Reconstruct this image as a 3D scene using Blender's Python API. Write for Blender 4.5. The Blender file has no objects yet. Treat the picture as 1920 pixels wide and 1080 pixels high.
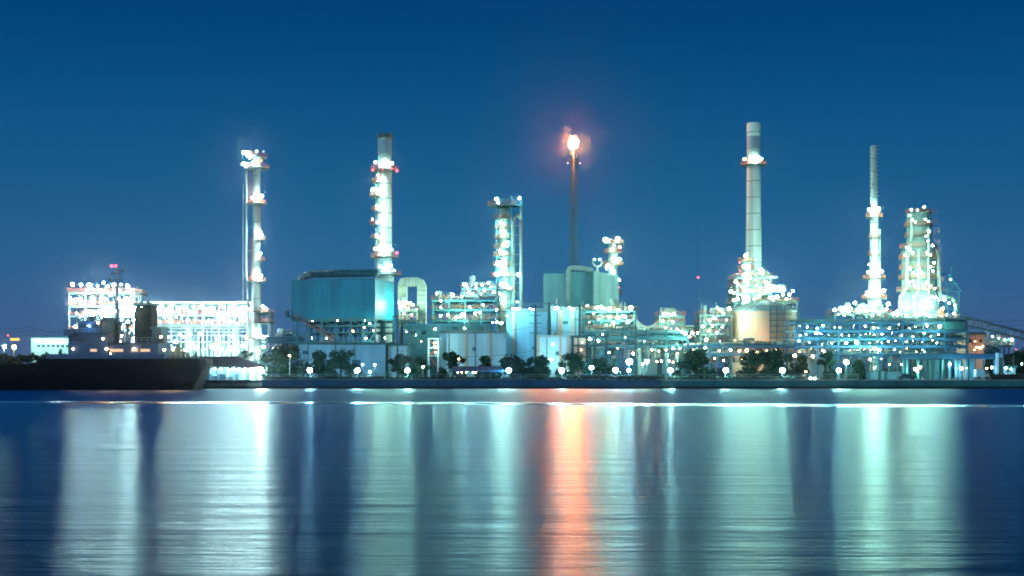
import bpy, math, random
from math import sin, cos, pi, radians as R
from mathutils import Vector
random.seed(7)
S = bpy.context.scene
C = S.collection

# ---------------------------------------------------------------- camera
H, F = 4.7, 2400.0          # eye height over the water; focal length in units of 1/1920 of the frame width
HY = 690.0                  # row of the horizon
cam = bpy.data.cameras.new('camera'); co = bpy.data.objects.new('camera', cam); C.objects.link(co)
co.location = (0, 0, H); co.rotation_euler = (R(90), 0, 0)
cam.sensor_width = 36; cam.lens = 45; cam.shift_y = (HY-540)/1920; cam.clip_end = 20000; cam.clip_start = .5
S.camera = co
S.cycles.use_denoising = True
try: S.cycles.denoiser = 'OPENIMAGEDENOISE'
except Exception: pass
S.cycles.max_bounces = 5; S.cycles.diffuse_bounces = 2; S.cycles.glossy_bounces = 3
S.cycles.sample_clamp_indirect = 4; S.cycles.sample_clamp_direct = 0
S.cycles.caustics_reflective = False; S.cycles.caustics_refractive = False
S.cycles.use_light_tree = True
S.cycles.filter_width = 1.9
S.view_settings.view_transform = 'Standard'; S.view_settings.look = 'None'
S.view_settings.exposure = 0; S.view_settings.gamma = 1

def lin(r, g, b, a=1):
    f = lambda c: (c/255/12.92) if c/255 <= .04045 else ((c/255+.055)/1.055)**2.4
    return (f(r), f(g), f(b), a)

# ---------------------------------------------------------------- world: blue hour sky
W = bpy.data.worlds.new('World'); S.world = W; W.use_nodes = True
nt = W.node_tree; nt.nodes.clear(); N = nt.nodes.new; L = nt.links.new
out = N('ShaderNodeOutputWorld'); bg = N('ShaderNodeBackground'); bg.inputs['Strength'].default_value = 1.0
tc = N('ShaderNodeTexCoord'); sep = N('ShaderNodeSeparateXYZ'); L(tc.outputs['Generated'], sep.inputs[0])
ramp = N('ShaderNodeValToRGB'); cr = ramp.color_ramp; cr.interpolation = 'B_SPLINE'
mp = N('ShaderNodeMapRange'); mp.inputs['From Min'].default_value = -.02; mp.inputs['From Max'].default_value = .5
L(sep.outputs['Z'], mp.inputs['Value']); L(mp.outputs[0], ramp.inputs[0])
def zpos(py): return (sin(math.atan((HY-py)/F))+.02)/.52
stops = [(0, (60, 96, 140)), (zpos(640), (58, 100, 146)), (zpos(520), (42, 105, 149)), (zpos(380), (26, 95, 142)),
         (zpos(220), (10, 82, 132)), (zpos(60), (2, 68, 121)), (.75, (0, 48, 98)), (1, (0, 38, 84))]
cr.elements[0].position = 0; cr.elements[0].color = lin(*stops[0][1])
cr.elements[1].position = 1; cr.elements[1].color = lin(*stops[-1][1])
for p, c in stops[1:-1]:
    e = cr.elements.new(p); e.color = lin(*c)
# away from the plant's azimuth the low sky turns dusky violet
ax = N('ShaderNodeMath'); ax.operation = 'ABSOLUTE'; L(sep.outputs['X'], ax.inputs[0])
am = N('ShaderNodeMapRange'); am.inputs['From Min'].default_value = .05; am.inputs['From Max'].default_value = .42; am.inputs['To Max'].default_value = 1
am.interpolation_type = 'SMOOTHSTEP'; L(ax.outputs[0], am.inputs['Value'])
zm = N('ShaderNodeMapRange'); zm.inputs['From Min'].default_value = .0; zm.inputs['From Max'].default_value = .2
zm.inputs['To Min'].default_value = 1; zm.inputs['To Max'].default_value = .12; L(sep.outputs['Z'], zm.inputs['Value'])
mulf = N('ShaderNodeMath'); mulf.operation = 'MULTIPLY'; L(am.outputs[0], mulf.inputs[0]); L(zm.outputs[0], mulf.inputs[1])
mx = N('ShaderNodeMix'); mx.data_type = 'RGBA'; mx.blend_type = 'MULTIPLY'
mx.inputs['B'].default_value = (1.15, .8, .88, 1); L(mulf.outputs[0], mx.inputs['Factor']); L(ramp.outputs[0], mx.inputs['A'])
sky = N('ShaderNodeTexSky'); sky.sky_type = 'NISHITA'; sky.sun_disc = False; sky.sun_elevation = R(-6); sky.sun_rotation = R(200)
add = N('ShaderNodeMix'); add.data_type = 'RGBA'; add.blend_type = 'ADD'; add.inputs['Factor'].default_value = .05
L(mx.outputs['Result'], add.inputs['A']); L(sky.outputs[0], add.inputs['B'])
L(add.outputs['Result'], bg.inputs['Color']); L(bg.outputs[0], out.inputs[0])

# the last of the dusk light, behind the camera
sl = bpy.data.lights.new('sun', 'SUN'); sl.energy = 1.1; sl.angle = R(10); sl.color = (.38, .8, 1)
so = bpy.data.objects.new('sun', sl); so.rotation_euler = (R(74), 0, R(-25)); C.objects.link(so)

# ---------------------------------------------------------------- helpers
def X(px, Y): return (px-960)/F*Y
def Z(py, Y): return H-(py-HY)/F*Y
def P(px, py, Y): return Vector((X(px, Y), Y, Z(py, Y)))

MATS = {}
def mat(name, rgb, rough=.5, metal=0, var=.25, scale=.5, bump=0, streak=False, spec=.5):
    m = bpy.data.materials.new(name); m.use_nodes = True
    t = m.node_tree; b = t.nodes['Principled BSDF']; n = t.nodes.new; l = t.links.new
    b.inputs['Roughness'].default_value = rough; b.inputs['Metallic'].default_value = metal
    b.inputs['Specular IOR Level'].default_value = spec
    g = n('ShaderNodeNewGeometry'); mpn = n('ShaderNodeMapping'); l(g.outputs['Position'], mpn.inputs[0])
    mpn.inputs['Scale'].default_value = (1, 1, .18) if streak else (1, 1, 1)
    no = n('ShaderNodeTexNoise'); no.inputs['Scale'].default_value = scale; no.inputs['Detail'].default_value = 5
    l(mpn.outputs[0], no.inputs['Vector'])
    rp = n('ShaderNodeMapRange'); rp.inputs['From Min'].default_value = .3; rp.inputs['From Max'].default_value = .7
    rp.inputs['To Min'].default_value = 1-var; rp.inputs['To Max'].default_value = 1+var*.4
    l(no.outputs[0], rp.inputs['Value'])
    vm = n('ShaderNodeVectorMath'); vm.operation = 'SCALE'; vm.inputs[0].default_value = rgb; l(rp.outputs[0], vm.inputs['Scale'])
    l(vm.outputs[0], b.inputs['Base Color'])
    if bump:
        bp = n('ShaderNodeBump'); bp.inputs['Strength'].default_value = bump; bp.inputs['Distance'].default_value = .1
        l(no.outputs[0], bp.inputs['Height']); l(bp.outputs[0], b.inputs['Normal'])
    MATS[name] = m
    return m
def emis(name, rgb, s):
    m = bpy.data.materials.new(name); m.use_nodes = True; t = m.node_tree; t.nodes.clear()
    e = t.nodes.new('ShaderNodeEmission'); o = t.nodes.new('ShaderNodeOutputMaterial')
    e.inputs[0].default_value = (*rgb, 1); e.inputs[1].default_value = s; t.links.new(e.outputs[0], o.inputs[0])
    MATS[name] = m; return m
def cladding(name, rgb, pitch=1.2, panel=6, rough=.5, var=.3, depth=.35):
    """profiled sheet: vertical ribs as relief plus tonal seams between sheets"""
    m = mat(name, rgb, rough, 0, var, .25, 0, True); t = m.node_tree; n = t.nodes.new; l = t.links.new
    b = t.nodes['Principled BSDF']; g = n('ShaderNodeNewGeometry'); sp = n('ShaderNodeSeparateXYZ'); l(g.outputs['Position'], sp.inputs[0])
    a = n('ShaderNodeMath'); a.operation = 'ADD'; l(sp.outputs[0], a.inputs[0]); l(sp.outputs[1], a.inputs[1])
    w = n('ShaderNodeMath'); w.operation = 'MULTIPLY'; w.inputs[1].default_value = 2*pi/pitch; l(a.outputs[0], w.inputs[0])
    s = n('ShaderNodeMath'); s.operation = 'SINE'; l(w.outputs[0], s.inputs[0])
    bp = n('ShaderNodeBump'); bp.inputs['Strength'].default_value = depth; bp.inputs['Distance'].default_value = .06
    l(s.outputs[0], bp.inputs['Height']); l(bp.outputs[0], b.inputs['Normal'])
    old = b.inputs['Base Color'].links[0].from_socket
    # seams every `panel` metres along, and every 3.2 m up
    def seam(sock, per, th):
        q = n('ShaderNodeMath'); q.operation = 'PINGPONG'; q.inputs[1].default_value = per/2; l(sock, q.inputs[0])
        c = n('ShaderNodeMath'); c.operation = 'LESS_THAN'; c.inputs[1].default_value = th; l(q.outputs[0], c.inputs[0]); return c.outputs[0]
    mxx = n('ShaderNodeMath'); mxx.operation = 'MAXIMUM'; l(seam(a.outputs[0], panel, .09), mxx.inputs[0]); l(seam(sp.outputs[2], 3.2, .06), mxx.inputs[1])
    mm = n('ShaderNodeMix'); mm.data_type = 'RGBA'; mm.blend_type = 'MULTIPLY'; mm.inputs['B'].default_value = (.84, .87, .88, 1)
    l(mxx.outputs[0], mm.inputs['Factor']); l(old, mm.inputs['A']); l(mm.outputs['Result'], b.inputs['Base Color'])
    return m

mat('steel', (.12, .17, .17), .5, .2)
mat('shell', (.26, .31, .31), .5, 0, .3, .35, 0, True)
mat('palesteel', (.26, .31, .3), .5, .1)
mat('darkshell', (.14, .2, .2), .5, 0, .4, .35, 0, True)
mat('stackshell', (.58, .63, .62), .5, 0, .3, .35, 0, True)
mat('darksteel', (.05, .1, .12), .55, .2)
mat('tealsteel', (.05, .2, .25), .5, .1)
mat('bluesteel', (.03, .14, .26), .5, .1)
mat('orange', (.42, .1, .04), .5, 0, .3)
mat('redpaint', (.5, .05, .04), .5)
mat('cream', (.62, .62, .5), .55)
mat('concrete', (.28, .31, .31), .8, 0, .35, .3, .2)
mat('ground', (.07, .085, .08), .9, 0, .5, .08, .3)
mat('grass', (.02, .06, .03), .9, 0, .6, .5, .5)
cladding('teal_clad', (.004, .28, .42), 1.0, 8, depth=.12)
cladding('green_clad', (.22, .43, .47), 1.0, 7, depth=.12)
cladding('green_clad_dark', (.11, .31, .35), 1.0, 7, depth=.12)
cladding('white_clad', (.58, .76, .84), 1.1, 6, depth=.12)
cladding('blue_clad', (.33, .6, .76), 1.1, 5, depth=.12)
mat('tealroof', (.04, .16, .18), .5, 0, .4)
mat('peach', (.8, .46, .33), .6, 0, .15, .12, 0, True)
mat('tankroof', (.4, .5, .52), .5)
mat('fabric', (.6, .66, .62), .8)
mat('purpleroof', (.18, .1, .13), .7, 0, .3)
mat('hull', (.003, .004, .012), .7, 0, .5, .3, 0, True, .05)
mat('shipblue', (.02, .06, .17), .5)
mat('shipwhite', (.2, .27, .38), .5)
mat('funnel', (.002, .012, .012), .7, 0, .3, .5, 0, False, .05)
mat('bark', (.05, .04, .03), .9)
mat('leaf', (.01, .04, .028), .7, 0, .6, .8, 0, False, .2)
mat('leaf2', (.012, .06, .04), .7, 0, .6, .8, 0, False, .2)
mat('hedge', (.015, .06, .035), .8, 0, .6, 1.0)
mat('quayblue', (.02, .1, .2), .8, 0, .35, .2, .2, True)
mat('quayteal', (.04, .19, .2), .8, 0, .35, .2, .2, True)
mat('mud', (.008, .012, .014), .6, 0, .4)
mat('wire', (.03, .04, .06), .6)
mat('glass', (.02, .05, .07), .1)
mat('asphaltyellow', (.35, .38, .05), .6)

EM = 320
emis('lamp_white', (.72, 1.0, .94), EM*2.3)
emis('lamp_green', (.52, 1.0, .72), EM*1.2)
emis('lamp_cyan', (.38, .93, .97), EM*1.2)
emis('lamp_cool', (.3, .68, 1.0), EM*1.1)
emis('lamp_warm', (1.0, .5, .2), EM*.3)
emis('lamp_red', (1.0, .06, .10), 9)
emis('lamp_blue', (.5, .6, 1.0), 6)
emis('window_warm', (1.0, .6, .36), 1.1)
emis('window_white', (.65, .95, 1.0), 1.6)
emis('flame', (1.0, .27, .09), 1500)
emis('flame_edge', (1.0, .3, .08), 5)
emis('sign_yellow', (1, .6, .15), 1.5)

class MB:
    def __init__(s): s.v = []; s.f = []; s.m = []
    def poly(s, pts, mi=0):
        i = len(s.v); s.v += [tuple(p) for p in pts]; s.f.append(tuple(range(i, i+len(pts)))); s.m.append(mi)
    def box(s, x0, x1, y0, y1, z0, z1, mi=0, taper=0):
        i = len(s.v); t = taper
        s.v += [(x0, y0, z0), (x1, y0, z0), (x1, y1, z0), (x0, y1, z0), (x0+t, y0+t, z1), (x1-t, y0+t, z1), (x1-t, y1-t, z1), (x0+t, y1-t, z1)]
        for q in ((3, 2, 1, 0), (4, 5, 6, 7), (0, 1, 5, 4), (1, 2, 6, 5), (2, 3, 7, 6), (3, 0, 4, 7)):
            s.f.append(tuple(i+k for k in q)); s.m.append(mi)
        return s
    def tube(s, p, q, r, n=8, r2=None, mi=0):
        p = Vector(p); q = Vector(q); d = q-p
        if d.length < 1e-6: return s
        d.normalize(); a = Vector((0, 0, 1)) if abs(d.z) < .9 else Vector((1, 0, 0))
        u = d.cross(a).normalized(); w = d.cross(u); r2 = r if r2 is None else r2
        i = len(s.v); off = pi/4 if n == 4 else 0
        for c, rr in ((p, r), (q, r2)):
            for k in range(n):
                t = 2*pi*k/n+off; s.v.append(tuple(c+u*(cos(t)*rr)+w*(sin(t)*rr)))
        for k in range(n):
            j = (k+1) % n; s.f.append((i+k, i+j, i+n+j, i+n+k)); s.m.append(mi)
        s.f.append(tuple(i+k for k in reversed(range(n)))); s.m.append(mi)
        s.f.append(tuple(i+n+k for k in range(n))); s.m.append(mi)
        return s
    def bar(s, p, q, w, mi=0): return s.tube(p, q, w*.7071, 4, None, mi)
    def path(s, pts, r, n=8, mi=0):
        for a, b in zip(pts, pts[1:]): s.tube(a, b, r, n, None, mi)
        for p in pts[1:-1]: s.ball(p, r*1.0, r*1.0, n, 4, mi)
        return s
    def ball(s, c, r, rz=None, n=10, k=6, mi=0, half=False):
        rz = r if rz is None else rz; c = Vector(c); i = len(s.v); lo = 0 if half else -pi/2
        for a in range(k+1):
            t = lo+(pi/2-lo)*a/k
            for b in range(n):
                u = 2*pi*b/n; s.v.append((c.x+cos(t)*cos(u)*r, c.y+cos(t)*sin(u)*r, c.z+sin(t)*rz))
        for a in range(k):
            for b in range(n):
                d = (b+1) % n; s.f.append((i+a*n+b, i+a*n+d, i+(a+1)*n+d, i+(a+1)*n+b)); s.m.append(mi)
        return s
    def lathe(s, cx, cy, prof, n=24, mi=0, a0=0, a1=2*pi):
        i = len(s.v); full = abs(a1-a0-2*pi) < 1e-4; m = n if full else n+1
        for r, z in prof:
            for b in range(m):
                u = a0+(a1-a0)*b/n; s.v.append((cx+cos(u)*r, cy+sin(u)*r, z))
        for a in range(len(prof)-1):
            for b in range(n):
                d = (b+1) % m; s.f.append((i+a*m+b, i+a*m+d, i+(a+1)*m+d, i+(a+1)*m+b)); s.m.append(mi)
        return s
    def vessel(s, p, q, r, n=12, mi=0):      # drum with domed ends
        p = Vector(p); q = Vector(q); d = (q-p).normalized()
        s.tube(p, q, r, n, None, mi); s.tube(q, q+d*r*.4, r, n, r*.6, mi); s.tube(p, p-d*r*.4, r, n, r*.6, mi); return s
    def ladder(s, x, y, z0, z1, w=.5, mi=0):
        for e in (-w/2, w/2): s.bar((x+e, y, z0), (x+e, y, z1), .08, mi)
        k = z0
        while k < z1: s.bar((x-w/2, y, k), (x+w/2, y, k), .05, mi); k += .6
        return s
    def rail(s, x0, y0, x1, y1, z, h=1.1, step=1.5, mi=0):
        n = max(1, int(math.hypot(x1-x0, y1-y0)/step))
        for k in range(n+1):
            t = k/n; s.bar((x0+(x1-x0)*t, y0+(y1-y0)*t, z), (x0+(x1-x0)*t, y0+(y1-y0)*t, z+h), .07, mi)
        for hh in (h*.5, h): s.bar((x0, y0, z+hh), (x1, y1, z+hh), .08, mi)
        return s
    def build(s, name, mats, parent=None, smooth=False, org=None):
        if isinstance(mats, str): mats = [mats]
        o0 = org if org is not None else (ORG[parent] if parent else Vector((0, 0, 0)))
        me = bpy.data.meshes.new(name)
        me.from_pydata([(a-o0[0], b-o0[1], c-o0[2]) for a, b, c in s.v], [], s.f)
        for m in mats: me.materials.append(MATS[m])
        me.polygons.foreach_set('material_index', s.m)
        if smooth: me.polygons.foreach_set('use_smooth', [True]*len(s.f))
        me.update()
        o = bpy.data.objects.new(name, me); C.objects.link(o)
        if parent: o.parent = parent; ORG[o] = o0
        else: o.location = o0; ORG[o] = Vector(o0)
        return o
ORG = {}
def tag(o, label, cat, group=None, kind=None):
    if label: o['label'] = label
    if cat: o['category'] = cat
    if group: o['group'] = group
    if kind: o['kind'] = kind
    return o
def thing(name, label, cat, loc, group=None):
    o = bpy.data.objects.new(name, None); C.objects.link(o); o.location = loc; o.empty_display_size = .5
    ORG[o] = Vector(loc); return tag(o, label, cat, group)
def struct(name, mb, m):
    o = mb.build(name, m); o['kind'] = 'structure'; return o

GZ = 1.92   # level of the made ground behind the quay
LM = {}
LS = .74
def lamp_mesh(col, wall=True):
    k = (col, wall)
    if k in LM: return LM[k]
    mb = MB(); mb.ball((0, 0, 0), 1, .9, 8, 4, 0)
    if wall: mb.bar((0, .5, .9), (0, 2.6, .9), .16, 1); mb.bar((0, 2.6, -1.6), (0, 2.6, 1.0), .16, 1); mb.box(-.5, .5, -.3, .8, .86, 1.05, 1)
    me = bpy.data.meshes.new('lamp')
    me.from_pydata(mb.v, [], mb.f); me.materials.append(MATS['lamp_'+col]); me.materials.append(MATS['steel'])
    me.polygons.foreach_set('material_index', mb.m); me.update(); LM[k] = me; return me
def lamp(parent, p, r=.5, col='white', wall=True, name='lamp'):
    o = bpy.data.objects.new(name, lamp_mesh(col, wall)); C.objects.link(o); o.parent = parent
    o.location = Vector(p)-ORG[parent]; o.scale = (r*LS, r*LS, r*LS); ORG[o] = ORG[parent]; return o
LR = random.Random(99)
def lamps(parent, pts, Y, col='white', r=.5, k=1):
    for t in pts:
        px, py = t[0], t[1]; rr = t[2] if len(t) > 2 else r; cc = t[3] if len(t) > 3 else col
        rr *= k*LR.uniform(.5, 1.22); q_ = LR.random()
        if cc in ('white', 'green') and q_ < .16: cc = 'warm' if q_ < .06 else 'cool' if q_ < .1 else 'cyan'
        lamp(parent, P(px, py, Y+LR.uniform(-.6, .3)), rr, cc, True, 'aviation_light' if cc == 'red' else 'lamp')

# ================================================================ SETTING
# water: one sheet to the far bank and on to the horizon at both sides
wm = bpy.data.materials.new('river'); wm.use_nodes = True; t = wm.node_tree; t.nodes.clear(); n = t.nodes.new; l = t.links.new
g = n('ShaderNodeNewGeometry'); sp = n('ShaderNodeSeparateXYZ'); l(g.outputs['Position'], sp.inputs[0])
# calm water in the lee of the quay, ruffled water in the stream
sk = n('ShaderNodeMath'); sk.operation = 'MULTIPLY_ADD'; sk.inputs[1].default_value = .13; l(sp.outputs['X'], sk.inputs[0]); l(sp.outputs['Y'], sk.inputs[2])
mpw = n('ShaderNodeMapping'); mpw.inputs['Scale'].default_value = (.012, .05, 1); l(g.outputs['Position'], mpw.inputs[0])
nz = n('ShaderNodeTexNoise'); nz.inputs['Scale'].default_value = 1; nz.inputs['Detail'].default_value = 2; l(mpw.outputs[0], nz.inputs['Vector'])
sk2 = n('ShaderNodeMath'); sk2.operation = 'MULTIPLY_ADD'; sk2.inputs[1].default_value = 10; l(nz.outputs[0], sk2.inputs[0]); l(sk.outputs[0], sk2.inputs[2])
# zones: ruffled stream, a thin slick of calm water, then lightly ruffled water up to the quay
def edge(a, b, lo=0, hi=1):
    q = n('ShaderNodeMapRange'); q.interpolation_type = 'SMOOTHSTEP'; q.inputs['From Min'].default_value = a; q.inputs['From Max'].default_value = b
    q.inputs['To Min'].default_value = lo; q.inputs['To Max'].default_value = hi; l(sk2.outputs[0], q.inputs['Value']); return q.outputs[0]
def mul(x, y):
    q = n('ShaderNodeMath'); q.operation = 'MULTIPLY'; l(x, q.inputs[0]); l(y, q.inputs[1]); return q.outputs[0]
slick = mul(edge(166.5, 169.5), edge(172, 184, 1, 0)); near = edge(168, 172)
def blend(base, vnear, vslick):
    m1 = n('ShaderNodeMix'); m1.inputs['A'].default_value = base; m1.inputs['B'].default_value = vnear; l(near, m1.inputs['Factor'])
    m2 = n('ShaderNodeMix'); m2.inputs['B'].default_value = vslick; l(m1.outputs['Result'], m2.inputs['A']); l(slick, m2.inputs['Factor']); return m2.outputs['Result']
rough_ = blend(.285, .54, .19); aniso_ = blend(.46, .37, -.7); bumps_ = blend(.7, .25, .02)
def noise(sx, sy, det, dist=0):
    m = n('ShaderNodeMapping'); m.inputs['Scale'].default_value = (sx, sy, 1); l(g.outputs['Position'], m.inputs[0])
    q = n('ShaderNodeTexNoise'); q.inputs['Scale'].default_value = 1; q.inputs['Detail'].default_value = det; q.inputs['Distortion'].default_value = dist
    l(m.outputs[0], q.inputs['Vector']); return q.outputs[0]
n1 = noise(.3, 2.9, 5, .15); n2 = noise(.04, .42, 3, .2); n3 = noise(1.2, 10, 3)
a1 = n('ShaderNodeMath'); a1.operation = 'MULTIPLY_ADD'; a1.inputs[1].default_value = 3.0; l(n2, a1.inputs[0]); l(n1, a1.inputs[2])
a2 = n('ShaderNodeMath'); a2.operation = 'MULTIPLY_ADD'; a2.inputs[1].default_value = .35; l(n3, a2.inputs[0]); l(a1.outputs[0], a2.inputs[2])
bp = n('ShaderNodeBump'); bp.inputs['Distance'].default_value = .35; l(bumps_, bp.inputs['Strength']); l(a2.outputs[0], bp.inputs['Height'])
gl = n('ShaderNodeBsdfAnisotropic'); gl.distribution = 'BECKMANN'; gl.inputs['Color'].default_value = (.78, .95, 1, 1)
l(aniso_, gl.inputs['Anisotropy']); tv = n('ShaderNodeCombineXYZ'); tv.inputs[0].default_value = 1; l(tv.outputs[0], gl.inputs['Tangent'])
l(rough_, gl.inputs['Roughness']); l(bp.outputs[0], gl.inputs['Normal'])
fr = n('ShaderNodeFresnel'); fr.inputs['IOR'].default_value = 1.33
df = n('ShaderNodeBsdfDiffuse'); df.inputs['Color'].default_value = (.0, .018, .045, 1)
mxs = n('ShaderNodeMixShader'); l(fr.outputs[0], mxs.inputs[0]); l(df.outputs[0], mxs.inputs[1]); l(gl.outputs[0], mxs.inputs[2])
ow = n('ShaderNodeOutputMaterial'); l(mxs.outputs[0], ow.inputs[0]); MATS['river'] = wm
mb = MB(); mb.poly([(-6000, -400, 0), (6000, -400, 0), (6000, 9000, 0), (-6000, 9000, 0)])
struct('water', mb, 'river')
# land: a slab whose edge is the quay line, reaching the horizon
mb = MB(); mb.box(-6000, 6000, 291.0, 12000, -.5, GZ)
struct('ground', mb, 'ground')
mb = MB(); mb.box(X(470, 300), X(1880, 300), 292.5, 300, GZ-.05, GZ+.02)
struct('lawn', mb, 'grass')
mb = MB(); mb.box(X(300, 305), X(2100, 305), 301.5, 309, GZ-.05, GZ+.03)
struct('road', mb, 'concrete')

# ---------------------------------------------------------------- quay walls
def quay(x0, x1, top, m, label):
    Y = 290; th = thing('quay_wall', label, 'wall', (X((x0+x1)/2, Y), Y, 0), 'walls of the quay')
    a, b = X(x0, Y), X(x1, Y); zt = Z(top, Y)
    mb = MB(); mb.box(a, b, Y, Y+1.2, .55, zt-.25)
    k = a+1
    while k < b: mb.box(k, k+.35, Y-.12, Y, .56, zt-.26); k += 6.5
    mb.build('wall_face', m, th)
    mb = MB(); mb.box(a, b, Y-.15, Y+1.25, zt-.25, zt); mb.build('coping', 'concrete' if m != 'quayblue' else m, th)
    mb = MB(); mb.box(a, b, Y+.03, Y+1.2, -.6, .55)
    k = a+.5
    while k < b: mb.tube((k, Y-.1, -.6), (k, Y-.1, .6), .16, 6); k += random.uniform(2, 4)
    mb.build('tidal_footing', 'mud', th)
quay(-900, 372, 713, 'quayblue', 'dark quay wall hidden behind the moored black ship')
quay(372, 492, 716, 'cream', 'pale low quay wall in front of the brightly lit open shelter')
quay(492, 1240, 712, 'quayblue', 'long dark blue quay wall below the central buildings')
quay(1240, 2700, 712, 'quayteal', 'teal green quay wall on the right below the pipe racks')

# ---------------------------------------------------------------- towers
def platform(th, cx, cy, z, r0, r1, a0=0, a1=2*pi, rail='orange', n=20):
    mb = MB(); mb.lathe(cx, cy, [(r0, z), (r1, z), (r1, z+.18), (r0, z+.18), (r0, z)], n, 0, a0, a1)
    for k in range(4):
        u = a0+(a1-a0)*(k+.5)/4; mb.bar((cx+cos(u)*r0, cy+sin(u)*r0, z-1.1), (cx+cos(u)*r1*.95, cy+sin(u)*r1*.95, z), .12)
    p = mb.build('platform', 'darksteel', th)
    mb = MB(); m = max(6, int((a1-a0)*r1/1.1)); pts = []
    for k in range(m+1):
        u = a0+(a1-a0)*k/m; q = (cx+cos(u)*r1*.98, cy+sin(u)*r1*.98); pts.append(q); mb.bar((*q, z+.18), (*q, z+1.35), .08)
    for h in (.75, 1.35):
        for a, b in zip(pts, pts[1:]): mb.bar((*a, z+h), (*b, z+h), .1)
    mb.lathe(cx, cy, [(r1*.985, z+.18), (r1*.985, z+.34)], n, 0, a0, a1)
    mb.build('railing', rail, p)
    return p

def shell(th, cx, cy, prof, m='shell', seams=4.5, name='shell', n=28):
    """prof: (radius, z) bottom to top"""
    mb = MB(); mb.lathe(cx, cy, prof, n); z = prof[0][1]+seams
    def rad(z):
        for (ra, za), (rb, zb) in zip(prof, prof[1:]):
            if za <= z <= zb: return ra+(rb-ra)*((z-za)/(zb-za) if zb > za else 0)
        return 0
    zt = max(p[1] for p in prof)
    while z < zt-.6:
        r = rad(z)
        if r > .2: mb.lathe(cx, cy, [(r-.01, z), (r+.07, z), (r+.07, z+.22), (r-.01, z+.22)], n, 1)
        z += seams
    return mb.build(name, [m, 'steel'], th, True)

# ---- stack with red platforms
Y = 388
th = thing('chimney_stack', 'tall grey stack with red lit platform and lamp-lined ladder behind the teal box building', 'chimney', (X(721, Y), Y, GZ), 'tall stacks')
cx = X(721.5, Y); zt = Z(252, Y)
shell(th, cx, Y, [(2.75, GZ), (2.75, Z(515, Y)), (2.15, Z(505, Y)), (2.05, zt), (1.85, zt), (1.8, zt-2)], 'stackshell')
mb = MB(); mb.lathe(cx, Y, [(2.4, zt-1.0), (2.4, zt+.1), (1.9, zt+.1)], 28); mb.build('cap', 'darksteel', th)
platform(th, cx, Y, Z(321, Y), 2.1, 4.2, rail='redpaint')
platform(th, cx, Y, Z(484, Y), 2.2, 4.2)
platform(th, cx, Y, Z(517, Y), 2.3, 5.0)
lx = X(708, Y)
for i, py in enumerate((345, 371, 397, 423, 449)):
    platform(th, lx+(-.6 if i % 2 else 0), Y-1.6, Z(py, Y), .3, 1.7, n=10)
mb = MB(); mb.ladder(lx+.5, Y-2.1, Z(515, Y), Z(318, Y), .7); mb.tube((lx-.3, Y-1.2, Z(515, Y)), (lx-.3, Y-1.2, Z(325, Y)), .28, 8)
mb.build('ladder', 'palesteel', th)
lamps(th, [(704, 304, .5), (721, 300, .55), (723, 309, .55), (735, 306, .35), (699, 319, .45, 'red'), (712, 316, .45, 'red'), (718, 318, .4, 'red'), (734, 317, .45, 'red'), (744, 320, .5, 'red'),
           (709, 329), (712, 336, .4), (700, 355), (712, 357), (707, 386, .55), (713, 391), (699, 411, .4), (712, 415, .45), (706, 440), (713, 445, .55),
           (704, 467), (720, 465), (719, 473), (735, 468), (744, 474, .55, 'red'), (713, 500, .5), (718, 506, .35), (734, 499, .3), (739, 507, .25), (710, 478, .4, 'red')], Y-3.6, 'green', .48)

# ---- tall smooth stack
Y = 410
th = thing('chimney_stack', 'tallest pale stack with one white lit ring platform, rising over the peach storage tank', 'chimney', (X(1413, Y), Y, GZ), 'tall stacks')
cx = X(1413, Y); zt = Z(231, Y)
shell(th, cx, Y, [(2.9, GZ), (2.6, Z(520, Y)), (2.3, Z(400, Y)), (2.1, zt), (1.9, zt), (1.9, zt-2)], 'stackshell', seams=5.2)
mb = MB(); mb.lathe(cx, Y, [(2.16, zt-4.4), (2.2, zt-.2), (2.0, zt+.05)], 28); mb.build('cap', 'stackshell', th)
platform(th, cx, Y, Z(311, Y), 2.2, 4.0)
mb = MB(); mb.ladder(X(1405, Y), Y-2.6, Z(500, Y), Z(311, Y), .8); mb.build('ladder', 'orange', th)
lamps(th, [(1396, 298, .55), (1413, 294, .6), (1415, 302, .65), (1427, 298, .45)], Y-3.7, 'green')

# ---- straked slender stack
Y = 400
th = thing('chimney_stack', 'slender stack with spiral strakes on top, left of the fat stepped column', 'chimney', (X(1639, Y), Y, GZ), 'tall stacks')
cx = X(1639, Y); zt = Z(273, Y)
shell(th, cx, Y, [(1.9, GZ), (1.9, Z(565, Y)), (1.35, Z(500, Y)), (1.2, Z(408, Y)), (.95, Z(400, Y)), (.95, zt), (.8, zt), (.8, zt-1)], 'stackshell', seams=4)
mb = MB(); z0, z1 = Z(383, Y), zt-.1; turns = 4.6; m = 110
for s in range(3):
    for k in range(m):
        a = 2*pi*turns*k/m+s*2*pi/3; b = 2*pi*turns*(k+1)/m+s*2*pi/3; za = z0+(z1-z0)*k/m; zb = z0+(z1-z0)*(k+1)/m
        p = [(cx+cos(a)*.93, Y+sin(a)*.93, za), (cx+cos(b)*.93, Y+sin(b)*.93, zb), (cx+cos(b)*1.28, Y+sin(b)*1.28, zb), (cx+cos(a)*1.28, Y+sin(a)*1.28, za)]
        mb.poly(p); mb.poly([(x, y, z+.09) for x, y, z in reversed(p)]); mb.poly([p[3], p[2], (p[2][0], p[2][1], p[2][2]+.09), (p[3][0], p[3][1], p[3][2]+.09)])
mb.build('spiral_strake', 'stackshell', th)
for py, r in ((408, 2.6), (447, 1.9), (479, 1.9), (524, 3.4), (561, 3.8)): platform(th, cx, Y, Z(py, Y), 1.2, r, rail='orange')
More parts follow.
